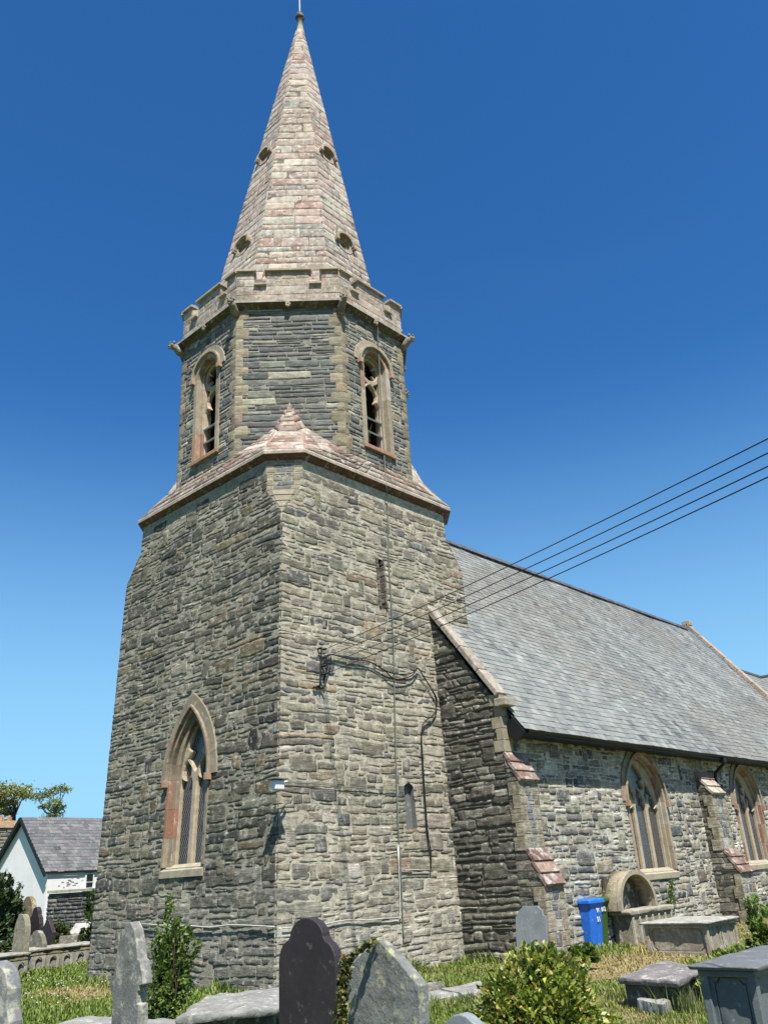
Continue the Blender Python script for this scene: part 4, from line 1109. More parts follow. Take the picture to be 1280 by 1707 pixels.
# buttresses
def buttress(x0, x1, st, seed, quoinw=(.16, .24), redtop=True):
    """st: list of (y_out, z_top_of_stage, z_foot) from low to high with sloped offsets between"""
    root = None
    gm = G(); gw = G(); gos = []
    yb = YN
    # profile (y,z) in the YZ plane, outer line from bottom to top
    prof = [(st[0][0], -.3), (st[0][0], st[0][1])]
    for k in range(1, len(st)):
        prof += [(st[k][0], st[k][2]), (st[k][0], st[k][1])]
    prof += [(yb, st[-1][3])] if len(st[-1]) > 3 else []
    # flat side faces (west and east)
    for xx, d in ((x0, -1), (x1, 1)):
        for (ya, za), (yb_, zb) in zip(prof[:-1], prof[1:]):
            if za == zb: continue
            P = [(xx, yb+.02, za), (xx, ya, za), (xx, yb_, zb), (xx, yb+.02, zb)]
            if d > 0: P = [(xx, ya, za), (xx, yb+.02, za), (xx, yb+.02, zb), (xx, yb_, zb)]
            if abs(yb_-(yb+.02)) < .03: P = P[:3] if d < 0 else [P[0], P[1], P[2]]
            fr, pl = facepoly(P, topi=-1)
            sheet(gm, fr, pl, (), 0, (.2, .19, .15) if d < 0 else MORT_N)
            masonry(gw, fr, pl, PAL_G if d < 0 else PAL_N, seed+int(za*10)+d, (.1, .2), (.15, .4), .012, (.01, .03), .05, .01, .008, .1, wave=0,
                    ext=.0, rough=.008, quoin=None)
            # dressed quoins on the outer edge
            nq = max(1, round((zb-za)/.27)) if abs(ya-yb_) < .01 else 0
            for q in range(nq):
                h = (zb-za)/nq; wq = quoinw[(q+int(za*3)) % 2]
                wq = min(wq, abs(ya-yb)-.02)
                if wq > .05: gw.box((xx+d*.015, ya+wq/2, za+h*(q+.5)), (.05, wq, h-.01), np.array(random.choice([(.30, .265, .18), (.27, .24, .165), (.33, .29, .21)]))*random.uniform(.85, 1.1))
    for k in range(0, len(prof)-1):
        (ya, za), (yb_, zb) = prof[k], prof[k+1]
        P = [(x0, ya, za), (x1, ya, za), (x1, yb_, zb), (x0, yb_, zb)]
        fr, pl = facepoly(P, topi=-1)
        if abs(ya-yb_) < .01:
            sheet(gm, fr, pl, (), 0, MORT_N)
            masonry(gw, fr, pl, [(3, (.20, .20, .20)), (3, (.30, .285, .24)), (2, (.45, .43, .38))], seed+50+k, (.22, .3), (.15, .3), .012, (.010, .02), .05, .005, .004, .5, wave=0,
                    quoin=([(3, (.36, .325, .24)), (2, (.40, .37, .29)), (1, (.33, .28, .19))], quoinw[0], quoinw[1]), ext=.015, rough=.004)
        else:
            go = G(); gos.append(go); n_ = 3; Lz = math.hypot(yb_-ya, zb-za); d = np.array([0, yb_-ya, zb-za])/Lz; nn = np.cross((1, 0, 0), d)
            for q in range(n_):
                c = np.array([(x0+x1)/2, ya, za])+d*Lz*(q+.5)/n_+nn*(.015+.012)
                m2 = 2 if q != 0 else 2
                for e in range(m2):
                    wq = (x1-x0+.06)/m2
                    go.box(c+np.array([(e-(m2-1)/2)*wq, 0, 0])+nn*.01, (wq-.006, Lz/n_*1.16, .075), np.array(random.choice([(.20, .125, .10), (.27, .19, .15), (.18, .11, .09)] if redtop or k < 2 else [(.42, .36, .27), (.36, .2, .14)]))*random.uniform(.85, 1.15), (1, 0, 0), d*.985-nn*.17, nn*.985+d*.17)
    b = gw.build('buttress', M['rubble'], CH)
    gm.build('mortar_core', M['mortar'], b)
    for go in gos: go.build('sloping_offset', M['redtile'], b, bevel=.008)
    return b
buttress(XG-.01, 5.06, [(-2.14, 1.26), (-1.84, 3.18, 1.90), (-1.56, 3.74, 3.74)], 500)
buttress(13.28, 14.08, [(-2.28, 1.14), (-1.95, 3.12, 1.72, 3.72)], 520, redtop=False)
buttress(19.9, 20.7, [(-2.28, 1.14), (-1.95, 3.12, 1.72, 3.72)], 540, redtop=False)
# quoins at the nave corner above the buttress
g = G()
for k in range(5):
    h = .235; z = 3.78+h*(k+.5); wq = (.26, .17)[k % 2]
    c = np.array(random.choice([(.33, .29, .20), (.30, .265, .18), (.36, .32, .23)]))
    g.box((XG+.128, YN+.02, z), (.30, .104, h-.008), c); g.box((XG-.0, YN+wq/2-.03, z), (.06, wq, h-.008), c)
g.build('corner_quoin', M['dressed'], CH, bevel=.006)

# chancel roof beyond the nave, crossed by the roof of a southern arm
XQ0, XQ1, ZQ = XN1+.3, XN1+11.5, 9.72
ye2 = -.9; ze2 = ZQ-SLO*(3.04-ye2)
g = G()
frQ, pQ = facepoly([(XQ0, ye2, ze2), (XQ1, ye2, ze2), (XQ1, 3.04, ZQ), (XQ0, 3.04, ZQ)], topi=3); sheet(g, frQ, pQ, (), -.01, (.08, .085, .09)); slates(g, frQ, pQ, .2, .3, 402, [(.24, .25, .24), (.28, .29, .27)])
frQ, pQ = facepoly([(XQ1, 6.98, ze2), (XQ0, 6.98, ze2), (XQ0, 3.04, ZQ), (XQ1, 3.04, ZQ)], topi=3); sheet(g, frQ, pQ, (), -.01, (.08, .085, .09))
rq = g.build('chancel_roof', M['slate'], CH)
g = G(); g.box(((XQ0+XQ1)/2, 3.04, ZQ+.03), (XQ1-XQ0, .22, .10), (.12, .12, .125)); g.build('ridge_tile', M['slate'], rq)
g = G(); g.box(((XQ0+XQ1)/2, 3.04, ze2/2), (XQ1-XQ0-.1, 7.6, ze2), (.3, .28, .24)); g.build('chancel_wall', M['mortar'], CH)
g = G(); XR = 33.9; hw_ = 2.9
frQ, pQ = facepoly([(XR-hw_, 3.0, ZQ-.03-SLO*hw_), (XR-hw_, -4.2, ZQ-.03-SLO*hw_), (XR, -4.2, ZQ-.03), (XR, 3.0, ZQ-.03)], topi=3); sheet(g, frQ, pQ, (), -.01, (.08, .085, .09)); slates(g, frQ, pQ, .2, .3, 403, [(.24, .25, .24), (.28, .29, .27)])
frQ, pQ = facepoly([(XR+hw_, -4.2, ZQ-.03-SLO*hw_), (XR+hw_, 3.0, ZQ-.03-SLO*hw_), (XR, 3.0, ZQ-.03), (XR, -4.2, ZQ-.03)], topi=3); sheet(g, frQ, pQ, (), -.01, (.08, .085, .09))
rq = g.build('transept_roof', M['slate'], CH)
g = G(); g.box((XR, -.6, ZQ), (.22, 7.2, .10), (.12, .12, .125)); g.build('ridge_tile', M['slate'], rq)
g = G(); zt_ = ZQ-.1-SLO*hw_; g.prism([(XR-hw_+.15, -4.0, 0), (XR+hw_-.15, -4.0, 0), (XR+hw_-.15, 3.0, 0), (XR-hw_+.15, 3.0, 0)], [(XR-hw_+.15, -4.0, zt_), (XR+hw_-.15, -4.0, zt_), (XR+hw_-.15, 3.0, zt_), (XR-hw_+.15, 3.0, zt_)], (.3, .28, .24)); g.add([(XR-hw_+.15, -4.0, zt_), (XR+hw_-.15, -4.0, zt_), (XR, -4.0, ZQ-.2)], [(0, 1, 2)], (.3, .28, .24)); g.build('transept_wall', M['mortar'], CH)

# ================================================================ WALL FITTINGS
def wire(name, pts, r, m, label, cat, group=None, n=6, sub=0):
    g = G(); P = [np.array(p, float) for p in pts]
    if sub:
        Q = []
        for i in range(len(P)-1):
            p0, p1, p2, p3 = P[max(i-1, 0)], P[i], P[i+1], P[min(i+2, len(P)-1)]
            for k in range(sub):
                t = k/sub; Q.append(.5*((2*p1)+(-p0+p2)*t+(2*p0-5*p1+4*p2-p3)*t*t+(-p0+3*p1-3*p2+p3)*t**3))
        Q.append(P[-1]); P = Q
    g.tube(P, r, n, (.1, .1, .1)); return g.build(name, m, None, True, label=label, cat=cat, group=group)
def onS(x, y, out=.05):
    p = on(x, y, 'y', 0.0)
    for _ in range(3): p = on(x, y, 'y', ys(p[2])-out)
    return p
def onW(x, y, out=.05):
    p = on(x, y, 'x', 0.0)
    for _ in range(3): p = on(x, y, 'x', xw(p[2])-out)
    return p
# lightning conductor
Pc = [on(629, 532, 'y', -.04), on(630, 560, 'y', .02), on(632, 600, 'y', .08), on(636, 680, 'y', .08), on(641, 770, 'y', .07), on(643, 800, 'y', -.02), on(644, 812, 'y', -.05)]
Pc += [onS(x, y, .06) for x, y in ((646, 840), (648, 930), (652, 1000), (656, 1080), (658, 1180), (661, 1300), (664, 1380), (668, 1450), (671, 1520), (673, 1565))]
wire('lightning_conductor', Pc, .012, M['grey_cable'], 'thin grey green conductor running down the sunlit south face of the tower', 'cable', sub=3)
# pale conduit on the south wall with a square branch, and long low run
wire('pale_conduit', [onS(x, y, .055) for x, y in ((664, 1408), (665, 1445), (667, 1449), (690, 1450), (716, 1450))], .011, M['conduit'], 'short pale conduit below the end of the thick black cable', 'conduit')
wire('pale_conduit', [onS(x, y, .055) for x, y in ((663, 1412), (666, 1470), (667, 1526), (664, 1530), (640, 1531), (610, 1534), (580, 1533), (540, 1541), (500, 1545), (471, 1547))], .012, M['conduit'], 'pale conduit dropping beside the conductor then running low along the south face', 'conduit', sub=2)
wire('pale_conduit', [onW(x, y, .06) for x, y in ((458, 1545), (420, 1543), (380, 1542), (350, 1546), (315, 1543), (280, 1543), (235, 1540))], .013, M['conduit'], 'pale conduit running low across the darker west face behind the upright bush', 'conduit', sub=2)
wire('lamp_wire', [onS(x, y, .05) for x, y in ((474, 1304), (520, 1306), (570, 1311), (620, 1315), (661, 1318))], .008, M['grey_cable'], 'thin wire running from the white corner lamp to the conductor', 'cable', sub=3)
wire('thin_wire', [onW(x, y, .05) for x, y in ((246, 1275), (242, 1340), (237, 1400), (234, 1450), (230, 1538))], .006, M['grey_cable'], 'thin rusty wire hanging down left of the pointed tower window', 'cable', sub=2)
# lamp on the corner
lp = onW(463, 1309, .02); lp = np.array([xw(3.2)-.30, ys(3.2)-.02, 0.]); _q = on(463, 1309, 'x', lp[0]); lp = _q
t = thing('wall_lamp', lp, 'small white lamp on an arm at the corner of the tower', 'lamp')
g = G(); g.box(lp, (.20, .13, .15), (.8, .8, .8)); g.build('lamp_body', M['whitepl'], t, bevel=.015)
g = G(); g.tube([lp+(.08, .03, .02), lp+(.22, .06, .07), (xw(3.2)-.0, lp[1]+.10, lp[2]+.08)], .018, 8); g.tube([lp+(0, 0, .09), (xw(3.2), lp[1]+.12, lp[2]+.13)], .010, 6); g.build('arm', M['whitepl'], t)
g = G(); g.box(lp+(0, 0, .10), (.30, .22, .02), (.1, .1, .1)); g.build('hood', M['grey_cable'], t, bevel=.004)
# overhead line bracket with insulators
bx_ = onS(537, 1112, .10)
t = thing('line_bracket', bx_, 'black iron bracket with stacked insulators where the overhead wires meet the tower', 'bracket')
g = G(); a_, b_ = onS(536, 1080, .12), onS(534, 1143, .12)
g.tube([a_, b_], .015, 8); g.tube([a_, a_+(0, .16, 0)], .02, 8); g.tube([b_, b_+(0, .16, 0)], .02, 8); g.box(b_+(.0, .06, -.03), (.24, .04, .03), (.02, .02, .02)); g.build('iron_bar', M['black'], t)
INS = []
for k in range(4):
    c = a_+(b_-a_)*(.06+k*.22); g = G()
    c2 = c+np.array([.0, -.09, 0])
    for q in range(3): g.tube([c2+(0, .03-q*.03, 0), c2+(0, .015-q*.03, 0)], [.026, .020], 10, (.03, .03, .03))
    g.tube([c2+(0, .06, 0), c2-(0, .05, 0)], .012, 8, (.03, .03, .03)); g.build('insulator', M['black'], t, True); INS.append(c2-(0, .05, 0))
# the four overhead wires run out over the churchyard, past the camera's right shoulder
D = np.array([-.365, -1.0, .15])
far = []
for k, (x, y) in enumerate(((1280, 731), (1280, 755), (1280, 777), (1280, 795))):
    d_ = ray(x, y)
    # point on the pixel ray whose heading from the bracket is as close as possible to D horizontally
    p = CAM+d_*7.0; far.append(p)
    v = p-INS[k]; L_ = np.linalg.norm(v); end = INS[k]+v*3.2
    pts = []
    for q in range(25):
        s = q/24*1.9; z = .22*((s-.5)**2-.25)*1.0
        pts.append(INS[k]+v*s+np.array([0, 0, z]))
    wire('overhead_wire', pts, .0058, M['cable'], ('topmost', 'second', 'third', 'lowest')[k]+' of the four overhead wires rising from the tower bracket to the right', 'wire', 'overhead wires to the tower')
# thick black cable with loops
for q, (ox, oy) in enumerate(((0, 0), (2, 4))):
    pp = [(538, 1098), (546, 1092), (558, 1092), (580, 1098), (600, 1100), (618, 1104), (640, 1117), (657, 1123+oy*2.2), (676, 1124+oy*1.5), (688, 1121+oy), (697, 1114), (706, 1128), (719, 1148), (726+ox, 1165), (727, 1180), (722, 1192), (708, 1203), (703, 1216), (703, 1240), (706, 1290), (709, 1340), (713, 1390), (718, 1420), (718, 1448)]
    wire('black_cable', [onS(x, y, .07+.025*q) for x, y in pp], .013, M['cable'], ('thick black cable sagging from the bracket across the south tower face', 'second black cable looping just below the first on the south tower face')[q], 'cable', 'black cables on the tower', sub=4)
for k in range(3):
    pp = [(538, 1085+k*12), (545, 1105+k*6), (541, 1125), (540, 1135-k*4), (552, 1094+k)]
    wire('loose_loop', [onS(x, y, .10+.02*k) for x, y in pp], .008, M['cable'], ('uppermost', 'middle', 'lowest')[k]+' thin loose loop of black wire hanging at the iron bracket', 'cable', 'loose loops at the bracket', sub=4)

# ================================================================ GRAVE STONES
def headstone(px, py, d, outline, th, m, label, name='headstone', group=None, rx=0.0, ry=0.0, rz_=0.0, apex=True, col=(.5, .5, .5), bevel=.008):
    """outline: (across, z) with across positive to the north (photo left); stands facing west"""
    p = at(px, py, d) if d else np.array(px)
    zt = max(z for _, z in outline)
    g = G(); x0, y0 = p[0], p[1]; gz = float(ground_h(x0, y0))-.15
    sc = p[2]/zt if d else 1
    O = [(a, z*sc if z > 0 else gz) for a, z in outline]
    g.prism([(0, a, z) for a, z in O], [(th, a, z) for a, z in O], col)
    Rm = np.array((Matrix.Rotation(rz_, 3, 'Z') @ Matrix.Rotation(ry, 3, 'Y') @ Matrix.Rotation(rx, 3, 'X')))
    for i in range(len(g.V)): g.V[i] = g.V[i]@Rm.T+np.array([x0, y0, 0])
    return g.build(name, m, None, bevel=bevel, label=label, cat='gravestone', group=group)
def mirror(h): return h+[(-a, z) for a, z in h[::-1] if abs(a) > 1e-6]
def sym(h): # h from bottom-left (positive) up to apex
    return h+[(-a, z) for a, z in h[:-1][::-1]]
headstone(218, 1537, 10.0, [(.245, 0), (.245, .62), (.27, .66), (.31, .72), (.30, .80), (.235, .84), (.22, 1.0), (.17, 1.12), (.10, 1.24), (.03, 1.305), (-.03, 1.31), (-.10, 1.24), (-.16, 1.12), (-.20, .97), (-.24, .95), (-.30, .80), (-.31, .745), (-.24, .73), (-.24, .69), (-.215, .68), (-.215, .58), (-.245, .57), (-.245, 0)], .115, M['gravestone'],
          'grey slate headstone with pointed head and notched shoulder, left of the upright bush', col=(.20, .20, .185), rx=R(-1.5))
pur = [(.334, 0), (.338, .98)]+[(.195+.14*math.cos(t), 1.0+.16*math.sin(t)) for t in np.linspace(.1, 1.35, 6)]+[(.195, 1.19)]+[(.2*math.cos(t), 1.17+.15*math.sin(t)) for t in np.linspace(.3, PI/2, 6)]
headstone(508, 1530, 7.5, sym(pur), .085, M['purple'], 'tall smooth dark purple headstone with rounded shoulders at the near corner', rx=R(.5))
headstone(623, 1567, 6.5, [(.31, 0), (.31, .98), (.17, 1.09), (0, 1.18), (-.17, 1.07), (-.355, .93), (-.36, 0)], .10, M['lichen'], 'lichen spotted grey headstone with gabled top and ivy on its edge', col=(.19, .20, .19), rx=R(2))
headstone(-9, 1603, 8.0, sym([(.26, 0), (.26, .72), (.22, .8), (.21, .92), (.15, 1.03), (.07, 1.08), (0, 1.10)]), .12, M['gravestone'], 'grey headstone cut by the left edge of the picture', col=(.2, .21, .21), rz_=.2)
headstone(765, 1690, 6.0, sym([(.16, 0), (.17, .60), (.12, .68), (.05, .72), (0, .73)]), .09, M['slab'], 'low blue grey stone whose top shows just left of the golden bush', col=(.24, .27, .28))
# leaning slab at the gable wall
pl_ = on(886, 1590, 'x', 4.12); sh_ = [(.33, 0), (.33, .78), (.27, .80), (.25, .88), (.19, .92), (.17, .955), (-.17, .955), (-.19, .92), (-.25, .88), (-.27, .80), (-.33, .78), (-.33, 0)]
zt_ = on(886, 1509, 'x', 4.25)[2]
headstone((4.10, pl_[1], 0), 0, None, [(a*1.02, z*zt_/.955) for a, z in sh_], .05, M['slab'], 'plain blue grey headstone with scooped shoulders leaning against the gable wall', col=(.21, .235, .25), ry=R(8))
# far left group
GL = 'headstones in the far left corner'
def ogive(hw, zt, sh, k=6, pw=1.0):
    return sym([(hw, 0), (hw, sh)]+[(hw*math.cos(t)**pw, sh+(zt-sh)*math.sin(t)) for t in np.linspace(.2, PI/2, k)])
headstone(36, 1524, 24, ogive(.30, 1.2, .75), .14, M['lichen'], 'rough lichened round topped headstone, nearest of the far left group', col=(.26, .24, .18), group=GL)
headstone(47, 1494, 29, ogive(.40, 1.7, 1.1), .14, M['oldstone'], 'ochre round topped headstone behind the others beside the dark conifer', col=(.22, .17, .085), group=GL)
pu2 = [(.32, 0), (.32, 1.0), (.26, 1.16), (.17, 1.24), (.15, 1.34), (.08, 1.42), (0, 1.44)]
headstone(60, 1512, 27, sym(pu2), .12, M['purple'], 'purple headstone with small round head against the white cottage', group=GL)
headstone(80, 1531, 30, sym([(.38, 0), (.38, .80), (.30, .92), (.10, 1.2), (0, 1.3)]), .12, M['purple'], 'purple headstone with sharply pointed top near the dark boundary wall', group=GL)
headstone(61, 1551, 25.5, sym([(.42, 0), (.42, .52), (.30, .68), (.12, .80), (0, .82)]), .12, M['oldstone'], 'low grey headstone with blunt gabled top in front of the pointed purple one', col=(.20, .19, .15), group=GL)
headstone(115, 1560, 29.3, [(.26, 0), (.26, .47), (-.26, .47), (-.26, 0)], .3, M['oldstone'], 'small square topped grey stone block in front of the coped tomb', col=(.2, .19, .16), name='stone_block', rz_=.9)

def rough_slab(name, P, z0, z1, m, label, cat='grave slab', col=(.3, .3, .28), seed=1, rough=.02, parent=None, n=7, **kw):
    """thick slab on four ground corners P (CCW), worn edges"""
    rng = np.random.default_rng(seed); P = [np.array(p[:2], float) for p in P]
    nu, nv = 26, 14
    S, T = np.meshgrid(np.linspace(0, 1, nu), np.linspace(0, 1, nv))
    def bil(S, T): return ((P[0]*(1-S)[..., None]+P[1]*S[..., None])*(1-T)[..., None]+(P[3]*(1-S)[..., None]+P[2]*S[..., None])*T[..., None])
    B = bil(S, T); edge = np.minimum(np.minimum(S, 1-S)*np.linalg.norm(P[1]-P[0]), np.minimum(T, 1-T)*np.linalg.norm(P[3]-P[0]))
    Nn = fbm(np.concatenate([B*5, np.full(B.shape[:2]+(1,), seed)], -1), seed, 4)
    Z = z1+Nn*rough*.6-np.clip(.05-edge, 0, 1)*.35*(1+Nn*.5)
    ctr = B.mean((0, 1)); out = (B-ctr); out /= np.linalg.norm(out, axis=-1, keepdims=True)+1e-9
    j = fbm(np.concatenate([B*4, np.full(B.shape[:2]+(1,), 7)], -1), seed+3, 4)[..., None]*rough*1.4
    B2 = B+out*j*(edge < .05)[..., None]
    top = np.concatenate([B2, Z[..., None]], -1)
    ring = [(0, k) for k in range(nu)]+[(k, nu-1) for k in range(1, nv)]+[(nv-1, k) for k in range(nu-2, -1, -1)]+[(k, 0) for k in range(nv-2, 0, -1)]
    tops = np.array([top[a, b] for a, b in ring]); k = len(ring)
    oo = tops-np.array([*ctr, 0]); oo[:, 2] = 0; oo /= np.linalg.norm(oo, axis=1, keepdims=True)
    g = G(); idx = np.arange(nu*nv).reshape(nv, nu)
    Q = np.stack([idx[:-1, :-1], idx[:-1, 1:], idx[1:, 1:], idx[1:, :-1]], -1).reshape(-1, 4)
    g.add(top.reshape(-1, 3), Q, col)
    mid = tops.copy(); mid[:, 2] = (z0+z1)/2; mid += oo*(.012+rng.uniform(-.01, .012, (k, 1))); bot = tops.copy(); bot[:, 2] = z0; bot -= oo*.015
    R4 = np.concatenate([tops, mid, bot]); q = np.arange(k); q2 = (q+1) % k
    g.add(R4, np.concatenate([np.stack([a*k+q2, a*k+q, (a+1)*k+q, (a+1)*k+q2], -1) for a in (0, 1)]), col)
    c_ = np.concatenate([bot, [[*ctr, z0]]]); g.add(c_, np.stack([q, q2, np.full(k, k)], -1), col)
    return g.build(name, m, parent, True, label=label, cat=cat, **kw)
def table_slab(P, zt, th, label, col, seed, legs=True, m='oldstone', rough=.02, **kw):
    c = np.mean([p[:2] for p in P], 0); t = thing('table_tomb', (*c, 0), label, 'tomb', **kw)
    rough_slab('ledger', P, zt-th, zt, M[m], None, None, col, seed, rough, t)
    g = G(); Pi = [np.array(p[:2])*.86+c*.14 for p in P]
    g.prism([(*p, -.15) for p in Pi], [(*p, zt-th-.004) for p in Pi], (.13, .12, .10)); g.build('base', M['oldstone'], t)
    return t
# ledger in front of the upright bush
z_ = .34
P = [gp(296, 1694, z_), gp(466, 1676, z_), gp(480, 1640, z_), gp(340, 1661, z_)]
table_slab(P, z_, .09, 'low table tomb with thick rough grey ledger between the bush and the purple headstone', (.27, .27, .25), 5, rough=.035)
z_ = .24
P = [gp(20, 1722, z_), gp(300, 1722, z_), gp(304, 1699, z_), gp(150, 1692, z_)]
table_slab(P, z_, .09, 'low rough grey ledger crossing the very bottom left below the notched headstone', (.28, .28, .26), 8)
P = [gp(697, 1668, .09), gp(806, 1650, .09), gp(800, 1633, .09), gp(697, 1656, .09)]; LEDG = [[(float(p[0]), float(p[1])) for p in P]]
rough_slab('ledger_stone', P, -.1, .09, M['oldstone'], 'flat grey ledger stone in the grass between the lichened headstone and golden bush', col=(.27, .26, .24), seed=12, rough=.015)
P = [gp(697, 1652, .05), gp(742, 1645, .05), gp(738, 1634, .05), gp(697, 1640, .05)]; LEDG += [[(float(p[0]), float(p[1])) for p in P]]
rough_slab('ledger_stone', P, -.1, .05, M['oldstone'], 'small dark flat stone just behind the long grey ledger stone', col=(.15, .14, .13), seed=13, rough=.015)

def chest(x0, x1, y0, y1, zl, th, over, m, col, label, lidcol=None, panel=True, seed=1, lidm=None):
    t = thing('chest_tomb', ((x0+x1)/2, (y0+y1)/2, 0), label, 'tomb')
    rough_slab('lid', [(x0, y0), (x1, y0), (x1, y1), (x0, y1)], zl-th, zl, M[lidm or m], None, None, lidcol or col, seed, .010, t)
    X0, X1, Y0, Y1 = x0+over, x1-over, y0+over, y1-over; zt = zl-th
    g = G(); g.box(((X0+X1)/2, (Y0+Y1)/2, zt/2-.08), (X1-X0-.05, Y1-Y0-.05, zt+.15), col)
    g.build('chest_body', M[m], t)
    def pan(cx, cy, ux, uy, W, name='side_panel'):
        # recessed field inside a raised frame with notched corners
        nrm = np.array([uy, -ux, 0]); e = np.array([ux, uy, 0]); o = np.array([cx, cy, 0])
        fr = Frame(o-e*W/2+(0, 0, -.1), o+e*W/2+(0, 0, -.1), o-e*W/2+(0, 0, zt))
        Hh = zt+.1; n_ = .055; a, b, c, d = .07, W-.07, .16, Hh-.05
        hole = [(a+n_, c), (b-n_, c), (b-n_, c+n_*.3), (b-n_*.3, c+n_), (b, c+n_), (b, d-n_), (b-n_*.3, d-n_), (b-n_, d-n_*.3), (b-n_, d), (a+n_, d), (a+n_, d-n_*.3), (a+n_*.3, d-n_), (a, d-n_), (a, c+n_), (a+n_*.3, c+n_), (a+n_, c+n_*.3)]
        g = G(); plate(g, fr, [(0, 0), (W, 0), (W, Hh), (0, Hh)], [hole], .0, -.03, np.array(col)*1.05, .006)
        h2 = [((x-W/2)*.93+W/2, (z-Hh/2-.05)*.93+Hh/2+.05) for x, z in hole]
        sheet(g, fr, h2, (), -.010, col); g.build(name, M[m], t)
    W, Dp = X1-X0, Y1-Y0
    pan(X0, (Y0+Y1)/2, 0, -1, Dp, 'end_panel')
    if panel:
        k = 2; 
        for q in range(k): pan(X0+W*(q+.5)/k, Y0, 1, 0, W/k-.02)
    for (xx, yy) in ((X0, Y0), (X0, Y1), (X1, Y0), (X1, Y1)):
        g = G(); g.box((xx, yy, zt/2-.05), (.07, .07, zt+.09), np.array(col)*1.06); g.build('pilaster', M[m], t, bevel=.008)
    g = G(); g.box(((x0+x1)/2, (y0+y1)/2, zt-.03), (X1-X0+.09, Y1-Y0+.09, .055), col); g.build('moulding', M[m], t, bevel=.012)
    return t
# grey slate chest, right foreground
z_ = .72; a, b = gp(1146, 1606, z_), gp(1259, 1609, z_)
chest((a[0]+b[0])/2, (a[0]+b[0])/2+1.75, b[1], a[1], z_, .05, .10, 'slab', (.135, .155, .16), 'smooth dark grey slate chest tomb with notched panels at the right edge', (.15, .16, .165), seed=21)
# beige chest beside the wall
z_ = .55; a, b, c = gp(1083, 1534, z_), gp(1160, 1539, z_), gp(1226, 1529, z_)
chest((a[0]+b[0])/2, (a[0]+b[0])/2+max(1.4, np.linalg.norm(c-b)), b[1], a[1], z_, .055, .09, 'oldstone', (.33, .29, .22), 'buff sandstone chest tomb with a pale ledger standing right of the vaulted tomb', (.37, .36, .32), seed=22)
# low rough table tomb
z_ = .36; P = [gp(1027, 1628, z_), gp(1130, 1633, z_), gp(1172, 1610, z_), gp(1108, 1598, z_)]
table_slab(P, z_, .08, 'low dark topped table tomb sinking into long grass left of the slate chest', (.21, .195, .19), 23, rough=.03)
rough_slab('fallen_stone', [gp(1062, 1665, .16), gp(1108, 1672, .16), gp(1112, 1655, .16), gp(1075, 1650, .16)], -.05, .16, M['oldstone'], 'small lichened stone lump lying under the front of the low table tomb', 'stone', (.33, .33, .29), 24, .035)
# vaulted tomb against the nave wall
yv = -2.02; a, b, tp = on(1037, 1517, 'y', yv), on(1092, 1512, 'y', yv), on(1062, 1452, 'y', yv)
zb = (a[2]+b[2])/2; cxv = (a[0]+b[0])/2; hv = (b[0]-a[0])/2; tpz = tp[2]
t = thing('vaulted_tomb', (cxv, -2.0, 0), 'stone tomb with a barrel vaulted hood open at the front against the nave wall', 'tomb')
g = G(); n_ = 18; V = []
ro = hv+.07
for y, r_, hh in ((yv, hv, tpz-zb-.05), (yv, ro, tpz-zb+.02), (YN-.02, ro, tpz-zb+.02), (YN-.02, hv, tpz-zb-.05)):
    V += [(cxv-r_*math.cos(PI*k/n_), y, zb+hh*math.sin(PI*k/n_)**.85) for k in range(n_+1)]
m_ = n_+1; F = [(a_*m_+k, ((a_+1) % 4)*m_+k, ((a_+1) % 4)*m_+k+1, a_*m_+k+1) for a_ in range(4) for k in range(n_)]
g.add(V, F, (.27, .23, .16)); g.build('vault', M['lichen'], t, True)
g = G(); V = []
for y, r_, hh in ((yv-.03, hv-.005, tpz-zb-.06), (yv-.03, ro+.015, tpz-zb+.035), (yv+.06, ro+.015, tpz-zb+.035), (yv+.06, hv-.005, tpz-zb-.06)):
    V += [(cxv-r_*math.cos(PI*k/n_), y, zb+hh*math.sin(PI*k/n_)**.85) for k in range(n_+1)]
g.add(V, F, (.36, .31, .22)); g.build('arch_ring', M['dressed'], t)
g = G(); g.box((cxv, YN-.08, zb+.3), (2*hv, .06, (tpz-zb)), (.10, .085, .06)); g.box((cxv-.1, YN-.16, zb+.25), (.28, .05, .5), (.14, .12, .09), (1, 0, .25), (0, 1, 0), (-.25, 0, 1)); g.build('back_slab', M['oldstone'], t)
sx0, sx1 = on(1050, 1523, 'y', yv-.1)[0], on(1125, 1515, 'y', yv-.1)[0]
rough_slab('table_slab', [(sx0, yv-.10), (sx1, yv-.10), (sx1, YN-.02), (sx0, YN-.02)], zb-.09, zb, M['oldstone'], None, None, (.35, .32, .25), 31, .012, t)
g = G(); g.box(((sx0+sx1)/2, (yv+YN)/2-.05, (zb-.09)/2-.05), (sx1-sx0-.2, abs(yv-YN)-.02, zb+.0), (.24, .22, .16)); g.build('base', M['oldstone'], t)
for k in range(7):
    g = G(); xk = sx0+.16+(sx1-sx0-.32)*k/6; g.box((xk, yv-.045, (zb-.14)/2-.02), (.07, .06, zb-.10), (.38, .35, .27)); g.build('pilaster', M['oldstone'], t, bevel=.015)

